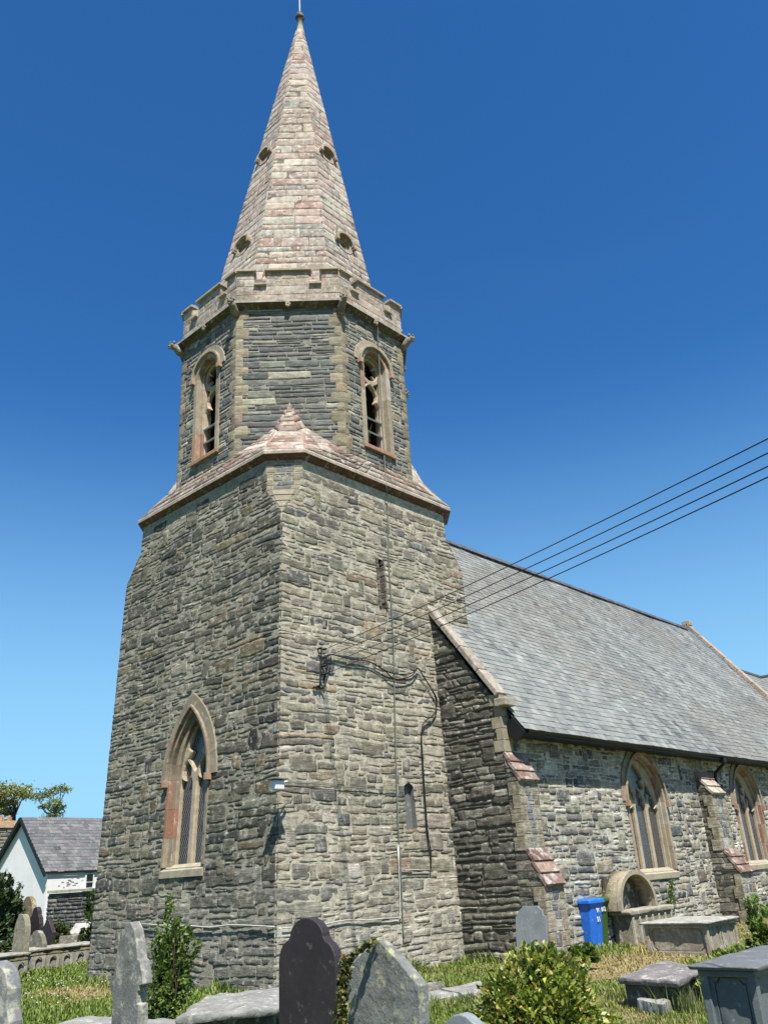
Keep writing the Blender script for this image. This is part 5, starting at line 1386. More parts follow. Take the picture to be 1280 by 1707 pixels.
# long chest tombs on the left lawn
def longtomb(P3, zt, th, label, seed, col=(.30, .29, .25)):
    P = P3; c = np.mean([p[:2] for p in P], 0); t = thing('chest_tomb', (*c, 0), label, 'tomb')
    rough_slab('lid', P, zt-th, zt, M['oldstone'], None, None, (.33, .32, .27), seed, .02, t)
    Pi = [np.array(p[:2])*.90+c*.10 for p in P]
    g = G(); g.prism([(*p, -.15) for p in Pi], [(*p, zt-th-.01) for p in Pi], col); g.build('chest_body', M['oldstone'], t)
    g = G(); Pj = [np.array(p[:2])*.93+c*.07 for p in P]; g.prism([(*p, zt-th-.09) for p in Pj], [(*p, zt-th-.03) for p in Pj], (.32, .26, .15)); g.build('moulding', M['oldstone'], t, bevel=.01)
    e = Pi[1]-Pi[0]; L_ = np.linalg.norm(e); e /= L_; nrm = np.array([e[1], -e[0]])
    for k in range(5):
        p = Pi[0]+e*L_*(k+.5)/5+nrm*.02
        g = G(); fr = Frame((*(p-e*.16), -.1), (*(p+e*.16), -.1), (*(p-e*.16), .5)); plate(g, fr, [(0, 0), (.32, 0), (.32, zt-th+.0), (0, zt-th+.0)], [arch(.16, .08, .24, .09, .11, 6)], .03, -.01, (.36, .34, .28), .01)
        g.build('carved_panel', M['oldstone'], t)
    return t
z_ = .46
def rectfrom(A, B, depth):
    A, B = np.array(A[:2]), np.array(B[:2]); e = B-A; e /= np.linalg.norm(e); n_ = np.array([-e[1], e[0]]); return [A, B, B+n_*depth, A+n_*depth]
A, B = gp(-60, 1600, z_), gp(54, 1586, z_)
longtomb(rectfrom(A, B, .95), z_, .07, 'long grey chest tomb cut by the left edge beyond the lawn', 41)
A, B = gp(49, 1582.5, z_), gp(176, 1568.5, z_)
longtomb(rectfrom(A, B, .9), z_, .07, 'long chest tomb with yellow edged ledger reaching behind the tower corner', 42)
A, B = gp(-30, 1577, .45), gp(22, 1573, .45)
rough_slab('grave_kerb', rectfrom(A, B, .3), -.1, .62, M['slab'], 'pale grey tomb block behind the left chest tomb under the conifer', 'tomb', (.33, .35, .36), 43, .01)
# coped tomb by the boundary wall
d_ = 31; A, B = at(112, 1546, d_), at(166, 1541, d_-.5)
t = thing('coped_tomb', (*((A+B)/2)[:2], 0), 'ridged pale stone tomb lying beyond the lawn beside the boundary wall', 'tomb')
e = (B-A)[:2]; L_ = np.linalg.norm(e); e /= L_; n_ = np.array([-e[1], e[0]]); g = G()
def PT(s, q, z): p = A[:2]+e*L_*s+n_*q; return (p[0], p[1], z)
zt_ = A[2]+.10
for (q0, q1, za, zb_) in ((0, .8, -.1, zt_-.42),):
    g.prism([PT(0, 0, za), PT(1, 0, za), PT(1, .8, za), PT(0, .8, za)], [PT(0, 0, zb_), PT(1, 0, zb_), PT(1, .8, zb_), PT(0, .8, zb_)], (.34, .33, .30))
g.build('plinth', M['oldstone'], t, bevel=.02)
g = G(); g.add([PT(.03, .05, zt_-.42), PT(.97, .05, zt_-.42), PT(.97, .75, zt_-.42), PT(.03, .75, zt_-.42), PT(.03, .05, zt_-.28), PT(.97, .05, zt_-.28), PT(.97, .75, zt_-.28), PT(.03, .75, zt_-.28), PT(.08, .4, zt_), PT(.92, .4, zt_)],
      [(0, 1, 5, 4), (1, 2, 6, 5), (2, 3, 7, 6), (3, 0, 4, 7), (4, 5, 9, 8), (6, 7, 8, 9), (5, 6, 9), (7, 4, 8)], (.42, .41, .38)); g.build('coped_lid', M['oldstone'], t, bevel=.015)

# ================================================================ BINS
def bin_(name, cx, cy, rz_, m, label, sc=.86, group='wheelie bins by the buttress', num=(), disc=False):
    t = thing(name, (cx, cy, 0.02), label, 'bin', group, rz=rz_)
    def B_(nm, g, mm, **k):
        o = bpy.data.objects; ob = g.build(nm, mm, None, **k); ob.parent = t; return ob
    g = G(); H = .98*sc; prof = []
    def ringz(z, wx, wy, r): # rounded rect ring; front = -y
        pts = []
        for (sx, sy, a0) in ((1, -1, -PI/2), (1, 1, 0), (-1, 1, PI/2), (-1, -1, PI)):
            for q in range(4):
                a = a0+PI/2*q/3; pts.append((sx*(wx/2-r)+r*math.cos(a), sy*(wy/2-r)+r*math.sin(a), z))
        return pts
    secs = [(.03, .44, .50, .04), (.10, .46, .53, .05), (.80, .53, .66, .05), (.90, .55, .68, .05), (.90, .58, .72, .03), (.97, .58, .72, .03)]
    V = []; [V.extend(ringz(z*sc, a*sc, b*sc, r)) for z, a, b, r in secs]; n_ = 16
    g.add(V, [(k*n_+i, k*n_+(i+1) % n_, (k+1)*n_+(i+1) % n_, (k+1)*n_+i) for k in range(len(secs)-1) for i in range(n_)]+[tuple(range(n_-1, -1, -1)), tuple(range((len(secs)-1)*n_, len(secs)*n_))])
    B_('bin_body', g, m, bevel=.006)
    g = G(); secs = [(.965, .64, .80, .03), (1.03, .64, .80, .03), (1.065, .58, .74, .05), (1.075, .40, .5, .05)]
    V = []; [V.extend(ringz(z*sc, a*sc, b*sc, r)) for z, a, b, r in secs]
    g.add(V, [(k*n_+i, k*n_+(i+1) % n_, (k+1)*n_+(i+1) % n_, (k+1)*n_+i) for k in range(len(secs)-1) for i in range(n_)]+[tuple(range(n_-1, -1, -1)), tuple(range((len(secs)-1)*n_, len(secs)*n_))])
    B_('lid', g, m, bevel=.006)
    g = G(); g.tube([(-.24*sc, .42*sc, .98*sc), (.24*sc, .42*sc, .98*sc)], .016, 8); g.box((0, .39*sc, .97*sc), (.5*sc, .06, .03), (.02, .02, .02)); B_('handle', g, m)
    for s in (-1, 1):
        g = G(); c = np.array([s*.25*sc, .27*sc, .09]); g.tube([c-(.02, 0, 0), c+(.02, 0, 0)], .095, 16, (.02, .02, .02)); B_('wheel', g, M['black'])
    for (tx, pos, rot, size) in num:
        cu = bpy.data.curves.new('painted_number', 'FONT'); cu.body = tx; cu.size = size; cu.extrude = .002; cu.offset = .004; cu.align_x = 'CENTER'
        tmp = bpy.data.objects.new('tmp', cu); COL.objects.link(tmp); dg = bpy.context.evaluated_depsgraph_get(); me = bpy.data.meshes.new_from_object(tmp.evaluated_get(dg)); bpy.data.objects.remove(tmp)
        o = bpy.data.objects.new('painted_number', me); COL.objects.link(o); o.parent = t; o.location = pos; o.rotation_euler = rot; me.materials.clear(); me.materials.append(M['paint'])
    if disc:
        g = G(); g.tube([(-.205*sc-.02, -.02, .33), (-.205*sc-.035, -.02, .33)], .032, 16, (.8, .8, .8)); B_('badge', g, M['paint'])
    return t
q = gp(993, 1583, .02)
bxx, byy = q[0]+.21, q[1]+.27
bin_('blue_bin', bxx, byy, R(-3), M['blueplastic'], 'blue wheelie bin with hand painted white numbers beside the stone buttress',
     num=[('96', (.055, -.300, .655), (R(84.5), 0, 0), .12), ('51', (.055, -.285, .49), (R(84.5), 0, 0), .12)], disc=True)
bin_('green_bin', bxx+.47, byy+.13, R(2), M['greenplastic'], 'dark green wheelie bin tucked behind the right side of the blue one', num=[('B12', (.0, -.300, .655), (R(84.5), 0, 0), .12)])
bin_('black_bin', bxx-.27, byy+.60, R(0), M['black'], 'black wheelie bin mostly hidden between the buttress and the blue bin', sc=.84)

# ================================================================ COTTAGE AND BOUNDARY WALL
C0 = at(81, 1452, 40); hd = (C0-CAM)[:2]; hd /= np.linalg.norm(hd)
def rot2(v, a): return np.array([v[0]*math.cos(a)-v[1]*math.sin(a), v[0]*math.sin(a)+v[1]*math.cos(a)])
eL = rot2(hd, -R(60)); eG = rot2(eL, R(90))         # long wall direction, gable direction (away to the left)
zE = C0[2]; HW = 2.35; LC = 9.0
apex = at(42, 1361, 41.0); zR = apex[2]
t = thing('cottage', (C0[0], C0[1], 0), 'whitewashed cottage with steep grey slate roof beyond the churchyard wall', 'cottage')
def PC(l, g_, z): p = C0[:2]+eL*l+eG*g_; return np.array((p[0], p[1], z))
g = G()
prf = [(0, 0), (0, zE+.05), (HW, zR-.10), (2*HW, zE+.05), (2*HW, 0)]
g.add([PC(0, a, z) for a, z in prf]+[PC(LC, a, z) for a, z in prf], [(4, 3, 2, 1, 0), (5, 6, 7, 8, 9), (0, 1, 6, 5), (3, 4, 9, 8)], (.8, .8, .8))
cwall = g.build('wall', M['render_white'], t)
ov = .22; sl = (zR-zE)/HW
frC, pC = facepoly([PC(-ov, -.07, zE-.07*sl+.02), PC(LC, -.07, zE-.07*sl+.02), PC(LC, HW, zR+.03), PC(-ov, HW, zR+.03)], topi=3)
g = G(); sheet(g, frC, pC, (), -.02, (.05, .055, .06)); slates(g, frC, pC, .20, .30, 600, [(.13, .135, .14), (.16, .165, .165), (.15, .14, .15), (.20, .20, .195)])
frC, pC = facepoly([PC(LC, 2*HW+.22, zE-.22*sl+.02), PC(-ov, 2*HW+.22, zE-.22*sl+.02), PC(-ov, HW, zR+.03), PC(LC, HW, zR+.03)], topi=3)
sheet(g, frC, pC, (), -.02, (.05, .055, .06)); slates(g, frC, pC, .25, .4, 601, [(.13, .135, .14), (.16, .165, .165)])
rf = g.build('roof', M['slate'], t)
g = G()
for sgn in (0, 1):
    a0, a1 = (PC(-ov-.02, -.14, zE-.14*sl-.03), PC(-ov-.02, HW, zR-.02)) if sgn == 0 else (PC(-ov-.02, 2*HW+.24, zE-.24*sl-.03), PC(-ov-.02, HW, zR-.02))
    d3 = (a1-a0)/np.linalg.norm(a1-a0); g.box((a0+a1)/2+np.array([*eL, 0])*.03, (np.linalg.norm(a1-a0), .05, .16), (.03, .03, .03), d3, (*eL, 0), np.cross(d3, (*eL, 0)))
g.build('bargeboard', M['black'], rf)
g = G(); a0, a1 = PC(-ov, -.09, zE-.08*sl), PC(LC, -.09, zE-.08*sl); g.tube([a0, a1], .025, 8, (.03, .03, .03)); g.build('gutter', M['black'], t)
# window under the eaves
wl = 3.1
for k in range(60):
    pass
def pxc(l, z):
    d = PC(l, 0, z)-CAM; zc = d@_F; return 640+FPX*(d@_RR)/zc, 853.5-FPX*(d@_UU)/zc
wl = min(np.arange(.5, 8, .02), key=lambda l: abs(pxc(l, zE-.3)[0]-149))
zw0, zw1 = zE-.75, zE-.14
g = G(); g.box(PC(wl, -.0, (zw0+zw1)/2), (.42, .10, zw1-zw0), (.7, .7, .7), (*eL, 0), (*eG, 0)); wn = g.build('window', M['render_white'], t)
g = G(); g.box(PC(wl, -.06, (zw0+zw1)/2), (.30, .012, zw1-zw0-.10), (.03, .04, .05), (*eL, 0), (*eG, 0)); g.build('pane', mat('cottage_glass', base=(.025, .035, .04), rough=.1, bump=0), wn)
g = G(); g.box(PC(wl, -.062, (zw0+zw1)/2-.05), (.31, .02, .025), (.6, .6, .6), (*eL, 0), (*eG, 0)); g.build('glazing_bar', M['render_white'], wn)
g = G(); g.box(PC(wl, -.08, zw0-.04), (.60, .18, .06), (.75, .75, .75), (*eL, 0), (*eG, 0)); g.build('sill', M['render_white'], wn)
# patch of fallen limewash
g = G(); pw = min(np.arange(.2, 6, .02), key=lambda l: abs(pxc(l, zE-.5)[0]-116))
rng = np.random.default_rng(8)
for k in range(22):
    a = PC(pw+rng.normal(0, .26), .004, zE-.46+rng.normal(0, .09)); g.box(a, (rng.uniform(.05, .18), .02, rng.uniform(.02, .05)), np.array((.40, .34, .3))*rng.uniform(.6, 1.3), (*eL, 0), (*eG, 0))
g.build('bare_stone_patch', M['rubble'], t)
# boundary wall
W0 = at(82, 1489, 37.5); W1 = at(178, 1486, 36.0); e = (W1-W0)[:2]; e /= np.linalg.norm(e)
nW = np.array([e[1], -e[0]])
W1x = W0[:2]+e*14; hW = W0[2]
t = thing('boundary_wall', (W0[0], W0[1], 0), 'dark rubble boundary wall with pale coping in front of the cottage', 'wall')
frB = Frame((*W0[:2], -.2), (*W1x, -.2), (*W0[:2], 2)); pB = [(0, 0), (14, 0), (14, hW+.1), (0, hW+.1)]
g = G(); sheet(g, frB, pB, (), 0, (.13, .125, .11)); g.box((*(W0[:2]+e*7-nW*.26), hW/2-.1), (14, .5, hW+.15), (.15, .14, .12), (*e, 0), (*nW, 0)); g.build('core', M['mortar'], t)
g = G(); masonry(g, frB, pB, [(4, (.10, .10, .105)), (3, (.14, .135, .125)), (1, (.22, .21, .18))], 610, (.09, .16), (.15, .45), .02, (.01, .05), .12, .01, .01, .1, wave=0); g.build('wall_face', M['rubble'], t, True)
g = G()
for k in range(20): g.box((*(W0[:2]+e*(.35+k*.7)-nW*.2), hW+.04), (.69, .62, .09), np.array((.36, .34, .27))*random.uniform(.85, 1.15), (*e, 0), (*nW, 0))
g.build('coping', M['oldstone'], t)
# outbuilding with an orange ridge on the far left
B0 = at(-12, 1385, 55); t = thing('outbuilding', (B0[0], B0[1], 0), 'stone outbuilding with orange ridge tiles at the far left behind the cottage', 'building')
hb = (B0-CAM)[:2]; hb /= np.linalg.norm(hb); eB = rot2(hb, -R(80)); nB = rot2(eB, R(90)); zB = at(0, 1380, 55)[2]; zB2 = at(15, 1368, 55)[2]
def PB_(l, g_, z): p = B0[:2]+eB*l+nB*g_; return np.array((p[0], p[1], z))
g = G(); g.prism([PB_(-2, 0, 0), PB_(2.2, 0, 0), PB_(2.2, 3, 0), PB_(-2, 3, 0)], [PB_(-2, 0, zB), PB_(2.2, 0, zB), PB_(2.2, 3, zB), PB_(-2, 3, zB)], (.2, .19, .16)); 
frO, pO = facepoly([PB_(-2, -.01, 0), PB_(2.2, -.01, 0), PB_(2.2, -.01, zB), PB_(-2, -.01, zB)], topi=3); masonry(g, frO, pO, PAL_S, 620, (.14, .25), (.25, .7), .04, (.02, .08), .2, .02, .02, 0, wave=0)
g.build('wall', M['rubble'], t)
g = G(); g.add([PB_(-2.1, -.15, zB), PB_(2.0, -.15, zB), PB_(1.6, 1.2, zB2+.1), PB_(-1.6, 1.2, zB2+.1), PB_(2.0, 3.1, zB), PB_(-2.1, 3.1, zB)], [(0, 1, 2, 3), (4, 5, 3, 2), (1, 4, 2), (5, 0, 3)], (.26, .17, .09)); g.build('roof', M['weather'], t)
for k in range(3):
    g = G(); c = PB_(.2+k*.42, 1.2, zB2+.2); g.tube([c-(0, 0, .2), c+(0, 0, .18)], [.12, .10], 8, (.5, .22, .12)); g.build('chimney_pot', M['weather'], t)

# ================================================================ VEGETATION
def leaf_quads(g, C, size, cols, rng, elong=1.8, up=.0, droop=0.0, fold=.25, axis=None):
    """C (n,3) centres; every leaf is a folded pair of quads (two halves)"""
    n = len(C)
    a = rng.normal(size=(n, 3)) if axis is None else axis+rng.normal(size=(n, 3))*.45
    a[:, 2] += up; a /= np.linalg.norm(a, axis=1, keepdims=True)
    b = rng.normal(size=(n, 3)); b -= a*(a*b).sum(1, keepdims=True); b /= np.linalg.norm(b, axis=1, keepdims=True)
    c = np.cross(a, b); s = (size*rng.uniform(.6, 1.35, n))[:, None]
    L_ = a*s*elong/2; W_ = b*s/2; Fd = c*s*fold
    p0 = C-L_; p1 = C+L_-np.array([0, 0, droop])*s; l = C+W_+Fd-L_*.15; r = C-W_+Fd-L_*.15
    V = np.stack([p0, l, p1, r], 1).reshape(-1, 3)
    i = np.arange(n)[:, None]*4; T_ = np.concatenate([i+np.array([0, 1, 2]), i+np.array([0, 2, 3])])
    g.add(V, T_, np.repeat(cols, 4, 0))
def colsel(n, pal, rng, var=.18):
    w_ = np.array([p[0] for p in pal], float); w_ /= w_.sum(); k = rng.choice(len(pal), n, p=w_)
    return np.clip(np.array([p[1] for p in pal])[k]*(1+rng.normal(0, var, (n, 1))), .003, .9)
def bush(name, c, rad, n, size, pal, label, cat='bush', seed=1, shell=.55, lump=.30, stems=8, elong=1.9, flat=0, clump=60, mat_='leaf', spread=.16, group=None, fz=1.0):
    rng = np.random.default_rng(seed); c = np.array(c, float); rad = np.array(rad, float)
    t = thing(name, (c[0], c[1], 0), label, cat, group)
    # clumps spread over a lumpy ellipsoid, leaves gathered round each clump
    K = clump; d = rng.normal(size=(K, 3)); d /= np.linalg.norm(d, axis=1, keepdims=True)
    if flat: d[:, 2] = np.abs(d[:, 2])*1.0-.25
    rr = rng.uniform(shell, 1.0, (K, 1))*(1+lump*fbm(d*1.7, seed, 2))[:, None]
    cc = c+d*rad*rr
    k = rng.integers(0, K, n); off = rng.normal(size=(n, 3)); off /= np.linalg.norm(off, axis=1, keepdims=True); off *= rng.uniform(.2, 1, (n, 1))**.5
    P = cc[k]+off*rad*spread*(.7+.6*rng.random((K, 1))[k]); P[:, 2] = np.maximum(P[:, 2], .01)
    tone = (1+.18*rng.normal(size=(K, 1)))[k]
    cols = np.clip(colsel(n, pal, rng)*tone, .003, .9)
    g = G(); outw = (P-c)/rad; outw /= np.linalg.norm(outw, axis=1, keepdims=True)+1e-9
    leaf_quads(g, P, size, cols, rng, elong, .35, .2, axis=outw*.7); g.build('foliage', M[mat_], t)
    g = G()
    for q in rng.choice(K, min(stems, K), replace=False):
        e = cc[q]; b = np.array([c[0]+rng.normal(0, .04), c[1]+rng.normal(0, .04), 0]); m_ = (b+e)/2+rng.normal(0, .04, 3); g.tube([b, m_, e], [.014, .009, .004], 5, (.08, .06, .04))
    g.build('stem', M['bark'], t)
    return t
GB = [(5, (.16, .23, .035)), (4, (.28, .32, .055)), (3, (.45, .43, .13)), (1.0, (.36, .22, .06)), (2, (.06, .10, .018))]
GR = [(4, (.08, .14, .022)), (4, (.13, .20, .035)), (3, (.21, .28, .06)), (2, (.04, .07, .014))]
DK = [(4, (.04, .07, .022)), (3, (.06, .10, .03)), (1.5, (.10, .15, .045))]
# golden bush
cg = at(889, 1640, 7.6)
bush('golden_bush', (cg[0], cg[1], .47), (.53, .53, .62), 21000, .028, GB, 'rounded golden green bush in the right foreground in front of the gable wall', seed=3, clump=260, flat=1, shell=.66, spread=.19, elong=1.9, lump=.2, stems=20)
# upright bush at the west face
cu_ = at(282, 1620, 12.3)
bush('upright_bush', (cu_[0], cu_[1], .58), (.32, .32, .60), 5600, .030, GR, 'upright green bush against the west face of the tower beside the notched headstone', seed=4, clump=90, shell=.35, spread=.22, lump=.5, stems=22)
g = G(); rng = np.random.default_rng(9)
tops = [at(283, 1494, 12.3), at(262, 1545, 12.2), at(318, 1553, 12.3), at(300, 1530, 12.3)]
tt = bpy.data.objects['upright_bush']; C_ = []
for k, q in enumerate(tops):
    b = np.array([cu_[0], cu_[1], .5]); g.tube([b, (b+q)/2+rng.normal(0, .03, 3), q], [.012, .008, .003], 5, (.08, .06, .04))
    for s in np.linspace(.45, 1, 46 if k == 0 else 18): C_.append(b+(q-b)*s+rng.normal(0, .05 if k == 0 else .04, 3)*(1.25-s))
g.build('shoot', M['bark'], tt)
g = G(); C_ = np.array(C_); C_ = np.repeat(C_, 5, 0)+rng.normal(0, .025, (len(C_)*5, 3)); leaf_quads(g, C_, .030, colsel(len(C_), GR[:3], rng), rng, 1.9); g.build('shoot_leaves', M['leaf'], tt)
# shrubs at the right
def lowbush(px, py, d, rad, n, size, pal, label, seed, **k):
    p = at(px, py, d); bush(k.pop('name', 'shrub'), (p[0], p[1], max(.1, rad[2]*.55)), rad, n, size, pal, label, seed=seed, **k)
lowbush(1225, 1575, 12.2, (.85, .45, .42), 9000, .036, [(4, (.15, .21, .03)), (3, (.25, .30, .05)), (2, (.06, .10, .018))], 'spreading bright green shrub between the buff and slate chest tombs', 51, clump=90, flat=1)
lowbush(1275, 1535, 16.5, (.55, .4, .62), 2600, .05, GR, 'leafy green shrub cut by the right edge below the far nave window', 52, clump=60)
lowbush(968, 1592, 16.2, (.34, .3, .30), 1100, .05, GR, 'small weedy shrub growing at the foot of the blue bin', 53, clump=26, flat=1)
lowbush(1118, 1660, 8.3, (.26, .3, .30), 1300, .04, GR, 'tangle of weeds beside the low table tomb', 54, clump=26, name='weeds', cat='weeds') if False else None
# conifer and shrub on the left
p = at(2, 1560, 27)
bush('conifer', (p[0]-.25, p[1]+.2, .9), (.85, .85, 1.35), 9000, .07, DK, 'dark dense conifer at the left edge in front of the cottage gable', 'tree', seed=61, clump=120, mat_='needle', spread=.16, elong=2.6, lump=.35)
g = G(); rng = np.random.default_rng(10); tt = bpy.data.objects['conifer']; C_ = []
for (x, y) in ((5, 1462), (17, 1478), (33, 1475), (26, 1500), (-8, 1455)):
    q = at(x, y, 27); b = np.array([q[0], q[1], .8]); g.tube([b, q], [.03, .008], 5, (.06, .05, .03)); 
    for s in np.linspace(.2, 1, 26): C_.append(b+(q-b)*s+rng.normal(0, .10, 3)*(1.15-s))
g.build('shoot', M['bark'], tt); g = G(); C_ = np.repeat(np.array(C_), 5, 0)+rng.normal(0, .04, (len(C_)*5, 3)); leaf_quads(g, C_, .05, colsel(len(C_), DK, rng), rng, 2.6); g.build('shoot_needles', M['needle'], tt)
p = at(163, 1530, 30)
bush('shrub', (p[0], p[1], .8), (.55, .55, 1.0), 2600, .06, DK+[(3, (.05, .09, .02))], 'dark green shrub growing on the boundary wall behind the tower corner', seed=62, clump=50)
p = at(98, 1537, 30.4)
bush('shrub', (p[0], p[1], .55), (.5, .3, .32), 1500, .06, [(4, (.10, .14, .04)), (3, (.06, .09, .03)), (2, (.2, .19, .08))], 'olive weeds growing over the left end of the ridged tomb', seed=63, clump=34, cat='weeds')
# tall trees behind the cottage: limbs reach up to the clumps seen above its roof
def far_tree(name, base, blobs, n, size, pal, label, seed, d):
    rng = np.random.default_rng(seed); b = at(*base, d); t = thing(name, (b[0], b[1], 0), label, 'tree')
    g = G(); top = max(at(x, y, d)[2] for x, y, *_ in blobs)
    g.tube([(b[0], b[1], -.2), (b[0]+.1, b[1], top*.5), (b[0], b[1]+.1, top*.92)], [.35, .24, .06], 8, (.06, .05, .04)); g.build('trunk', M['bark'], t)
    gl = G(); gb = G()
    for (x, y, rx_, ry_, *dd) in blobs:
        c = at(x, y, d+rng.uniform(-1.2, 1.2)); mpp = d/1500*1.15
        s0 = np.array([b[0], b[1], min(c[2]-.3, top*.8)]); mid = (s0+c)/2+rng.normal(0, .2, 3); gb.tube([s0, mid, c], [.06, .035, .015], 5, (.06, .05, .04))
        k = int(n*1.9*rx_*ry_/100)
        sub = rng.normal(size=(16, 3)); sub /= np.linalg.norm(sub, axis=1, keepdims=True)
        sc = c+sub*np.array([rx_, rx_, ry_])*mpp*rng.uniform(.3, 1.25, (16, 1))
        for q in sc: gb.tube([c, q], [.015, .006], 4, (.06, .05, .04))
        ii = rng.integers(0, 16, k); P = sc[ii]+rng.normal(0, .50, (k, 3))*np.array([rx_, rx_, ry_*.8])*mpp
        leaf_quads(gl, P, size, colsel(k, pal, rng), rng, 2.4, .1, .3)
    gb.build('branch', M['bark'], t); gl.build('crown', M['needle'], t)
TP = [(4, (.22, .28, .09)), (3, (.32, .35, .12)), (2, (.14, .18, .06)), (1, (.36, .31, .14))]
far_tree('pine_tree', (20, 1400), [(0, 1318, 14, 8), (14, 1322, 11, 7), (28, 1318, 10, 6), (42, 1320, 9, 6), (50, 1326, 5, 4), (5, 1350, 10, 9), (22, 1338, 6, 4), (-10, 1340, 12, 14), (-20, 1320, 10, 10), (3, 1372, 9, 5)], 420, .075, TP, 'pine tree with spreading olive boughs above the cottage gable at far left', 71, 58)
far_tree('larch_tree', (88, 1400), [(64, 1330, 7, 4), (76, 1324, 9, 4), (90, 1318, 9, 5), (102, 1314, 8, 4), (112, 1316, 5, 4), (84, 1338, 7, 5), (100, 1334, 6, 4), (92, 1350, 8, 6), (74, 1345, 6, 3), (104, 1345, 4, 3), (86, 1362, 8, 5)], 260, .07, [(4, (.18, .24, .10)), (3, (.26, .32, .13)), (2, (.12, .16, .07))], 'thin dark larch with ragged branches rising behind the cottage roof', 72, 58)
# ivy on the lichened headstone
ob = next(o for o in bpy.data.objects if o.get('label', '').startswith('lichen spotted'))
g = G(); rng = np.random.default_rng(15); C_ = []
for y in np.linspace(1596, 1710, 60):
    for k in range(9): C_.append(at(578-(y-1596)*.10+rng.normal(0, 5), y+rng.normal(0, 3), 6.44+rng.normal(0, .03)))
for x in np.linspace(575, 622, 26):
    for k in range(3): C_.append(at(x+rng.normal(0, 3), 1603-(x-575)*.78+rng.normal(0, 3), 6.44+rng.normal(0, .02)))
for x, y in ((612, 1604), (606, 1616), (600, 1634), (596, 1650), (604, 1640)):
    pass
t = thing('ivy', at(578, 1700, 6.45)*np.array([1, 1, 0]), 'strand of yellowing ivy climbing the left edge of the lichened headstone', 'ivy')
leaf_quads(g, np.array(C_), .030, colsel(len(C_), [(4, (.10, .12, .03)), (3, (.22, .19, .05)), (2, (.05, .07, .02)), (1, (.30, .22, .08))], rng), rng, 1.3); g.build('foliage', M['leaf'], t)
g = G(); g.tube([at(572, 1760, 6.47), at(575, 1700, 6.46), at(577, 1640, 6.45), at(580, 1600, 6.45)], [.008, .008, .006, .004], 5, (.1, .07, .04)); g.tube([at(580, 1610, 6.44), at(600, 1588, 6.44), at(622, 1572, 6.44)], .004, 4, (.1, .07, .04)); g.build('stem', M['bark'], t)
# creeper on the nave wall by the vaulted tomb
g = G(); C_ = []
for k in range(130):
    s = rng.random(); C_.append(on(1120+rng.normal(0, 3.5)-s*2, 1466+s*48, 'y', YN-.06-rng.random()*.04))
t = thing('creeper', np.array(C_).mean(0)*np.array([1, 1, 0]), 'thin green creeper on the nave wall below the nearer window', 'creeper')
leaf_quads(g, np.array(C_), .05, colsel(len(C_), GR, rng), rng, 1.5); g.build('foliage', M['leaf'], t)
# weeds at the foot of the south tower wall
def tuft(name, c, n, h, w_, pal, label, seed, lean=.35, cat='grass tuft', leafy=0, group=None):
    rng = np.random.default_rng(seed); t = thing(name, (c[0], c[1], 0), label, cat, group); g = G(); C0_ = np.c_[rng.normal(c[0], w_, n), rng.normal(c[1], w_, n), np.full(n, -.01)]
    blades(g, C0_, h*rng.uniform(.5, 1.15, n), .009, colsel(n, pal, rng), rng, lean); g.build('blades', M['grass'], t)
    if leafy:
        g = G(); P = np.c_[rng.normal(c[0], w_, leafy), rng.normal(c[1], w_, leafy), rng.uniform(.02, h*.7, leafy)]; leaf_quads(g, P, .035, colsel(leafy, pal, rng), rng); g.build('leaves', M['leaf'], t)
    return t
def blades(g, B, H, W, cols, rng, lean=.3):
    n = len(B); a = rng.uniform(0, 2*PI, n); dirx = np.c_[np.cos(a), np.sin(a), np.zeros(n)]; side = np.c_[-np.sin(a), np.cos(a), np.zeros(n)]
    l = (rng.uniform(.1, 1, n)*lean)[:, None]*H[:, None]; Wd = (W*rng.uniform(.6, 1.3, n))[:, None] if np.ndim(W) == 0 else W[:, None]
    up = np.array([0, 0, 1.]); m = B+dirx*l*.35+up*H[:, None]*.6; tip = B+dirx*l*1.1+up*H[:, None]*(1-.15*lean)
    V = np.stack([B-side*Wd/2, B+side*Wd/2, m+side*Wd*.38, m-side*Wd*.38, tip], 1).reshape(-1, 3)
    i = np.arange(n)[:, None]*5
    g.add(V, i+np.array([0, 1, 2, 3]), np.repeat(cols, 5, 0)); g.add(np.zeros((0, 3)), np.zeros((0, 3), int), np.zeros((0, 3)))
    g.F.append((i+np.array([3, 2, 4]))+g.n-len(V)); 
GG = [(4, (.10, .15, .03)), (3, (.16, .20, .05)), (2, (.24, .22, .09)), (2, (.06, .10, .02))]
WG = 'weeds along the foot of the tower'
for k, (x, y, n, h, w_, lf) in enumerate(((640, 1592, 240, .50, .10, 60), (662, 1600, 200, .36, .12, 60), (690, 1606, 160, .22, .12, 40))):
    p = onS(x, y, .16); tuft('weed_tuft', (p[0], -.30, 0), n, h, w_, GG, ('tallest weed tuft at the foot of the south tower wall', 'middle weed tuft beside the conductor at the tower foot', 'short weed tuft right of the conductor at the tower foot')[k], 80+k, .5, 'weeds', lf, WG)
for k, (x, y, n, h, w_) in enumerate(((1130, 1690, 260, .36, .14), (1152, 1672, 200, .34, .10), (1040, 1672, 200, .20, .14))):
    p = gp(x, y, 0); tuft('grass_tuft', p, n, h, w_, GG, ('long grass clump at the near corner of the low table tomb', 'long grass clump squeezed between table tomb and slate chest', 'short grass clump at the left foot of the low table tomb')[k], 90+k, .6, group='long grass round the low table tomb')

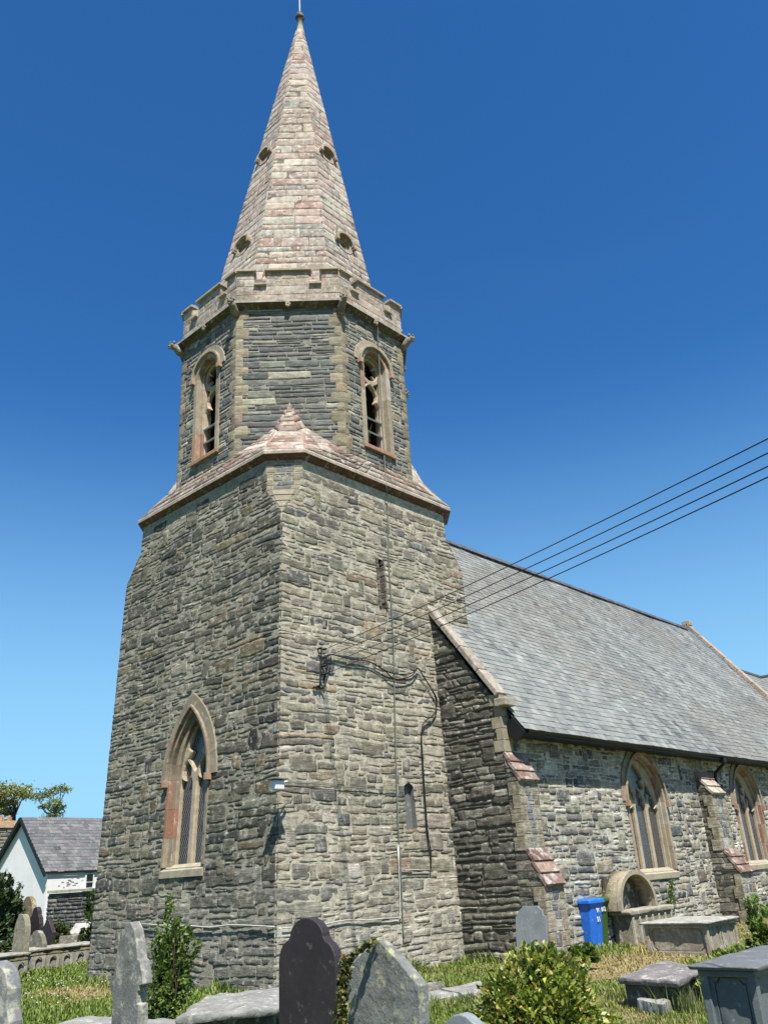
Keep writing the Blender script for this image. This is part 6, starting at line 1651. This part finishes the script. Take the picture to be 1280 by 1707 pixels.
# ================================================================ GRASS
def in_view(P, mg=1.06):
    d = P-CAM; z = d@_F; x = FPX*(d@_RR)/z; y = FPX*(d@_UU)/z
    return (z > .5) & (np.abs(x) < 640*mg+30) & (y > -853*mg-120) & (y < 853)
BOX = [(-.45, 5.9, -.2, 6.0), (4.4, 27, -1.7, 8)]
EDGES = list(BOX)
for o_ in bpy.data.objects:
    if o_.get('category') in ('tomb', 'gravestone', 'bin', 'grave slab') :
        ms = [o_] if o_.type == 'MESH' else [c_ for c_ in o_.children if c_.type == 'MESH']
        P_ = []
        for m_o in ms:
            off_ = rootloc(o_) if o_.type != 'MESH' else 0
            P_ += [np.array(v)+off_ for v in m_o.bound_box]
        P_ = np.array(P_); EDGES.append((P_[:, 0].min(), P_[:, 0].max(), P_[:, 1].min(), P_[:, 1].max()))
rng = np.random.default_rng(77)
g = G()
def field(N, dmin, dmax, hs, wd):
    a = rng.uniform(YAW-R(36), YAW+R(36), N); d = np.sqrt(rng.uniform(dmin**2, dmax**2, N))
    x, y = CX+d*np.cos(a), CY+d*np.sin(a); P = np.c_[x, y, ground_h(x, y)]
    k = in_view(P)
    for (x0, x1, y0, y1) in BOX: k &= ~((x > x0) & (x < x1) & (y > y0) & (y < y1))
    for pg in LEDG: k &= ~inside(pg, P[:, 0], P[:, 1])
    P = P[k]; d = d[k]; dr = dryness(P[:, 0], P[:, 1]); rnd = rng.random(len(P))
    dry = rnd < dr*1.05-.05
    kp = rng.random(len(P)) < np.where(dr > .75, .55, 1.0); P, d, dr, dry = P[kp], d[kp], dr[kp], dry[kp]
    n = len(P); H = hs*rng.uniform(.45, 1.3, n)*np.where(dry, .62, 1.0)*(1+.5*fbm(P*1.3, 88, 2))
    eg = np.zeros(n)
    for (x0, x1, y0, y1) in EDGES:
        dd = np.hypot(np.maximum(np.maximum(x0-P[:, 0], P[:, 0]-x1), 0), np.maximum(np.maximum(y0-P[:, 1], P[:, 1]-y1), 0)); eg = np.maximum(eg, np.exp(-(dd/.16)**2))
    H = H*(1+1.1*eg)*(1+.9*np.clip(fbm(P*np.array([2.3, 2.3, 0]), 99, 2), 0, 1)); H = np.clip(H, .012, .3)
    cg_ = colsel(n, [(4, (.15, .225, .028)), (3, (.20, .27, .04)), (1.6, (.28, .31, .075)), (1.4, (.09, .145, .02))], rng); cd_ = colsel(n, [(4, (.42, .34, .16)), (3, (.33, .28, .11)), (2, (.48, .40, .22)), (1.6, (.22, .23, .06))], rng)
    blades(g, P, H, wd*(.5+d/14), np.where(dry[:, None], cd_, cg_), rng, .7)
field(210000, 5.2, 13, .048, .009)
field(260000, 13, 26, .055, .013)
field(40000, 26, 45, .10, .022)
g.build('grass', M['grass'], None, kind='stuff')
# daisies on the left lawn
g = G(); n = 150; X = rng.uniform(-4.5, 1.2, n); Y = rng.uniform(2.5, 10.5, n); 
X = X-.3; P = np.c_[X, Y, ground_h(X, Y)+.085]; k = in_view(P); P = P[k]
for p in P: g.tube([p-(0, 0, .004), p+(0, 0, .004)], [.012, .009], 6, (.8, .8, .75))
g.build('daisies', M['paint'], None, kind='stuff')
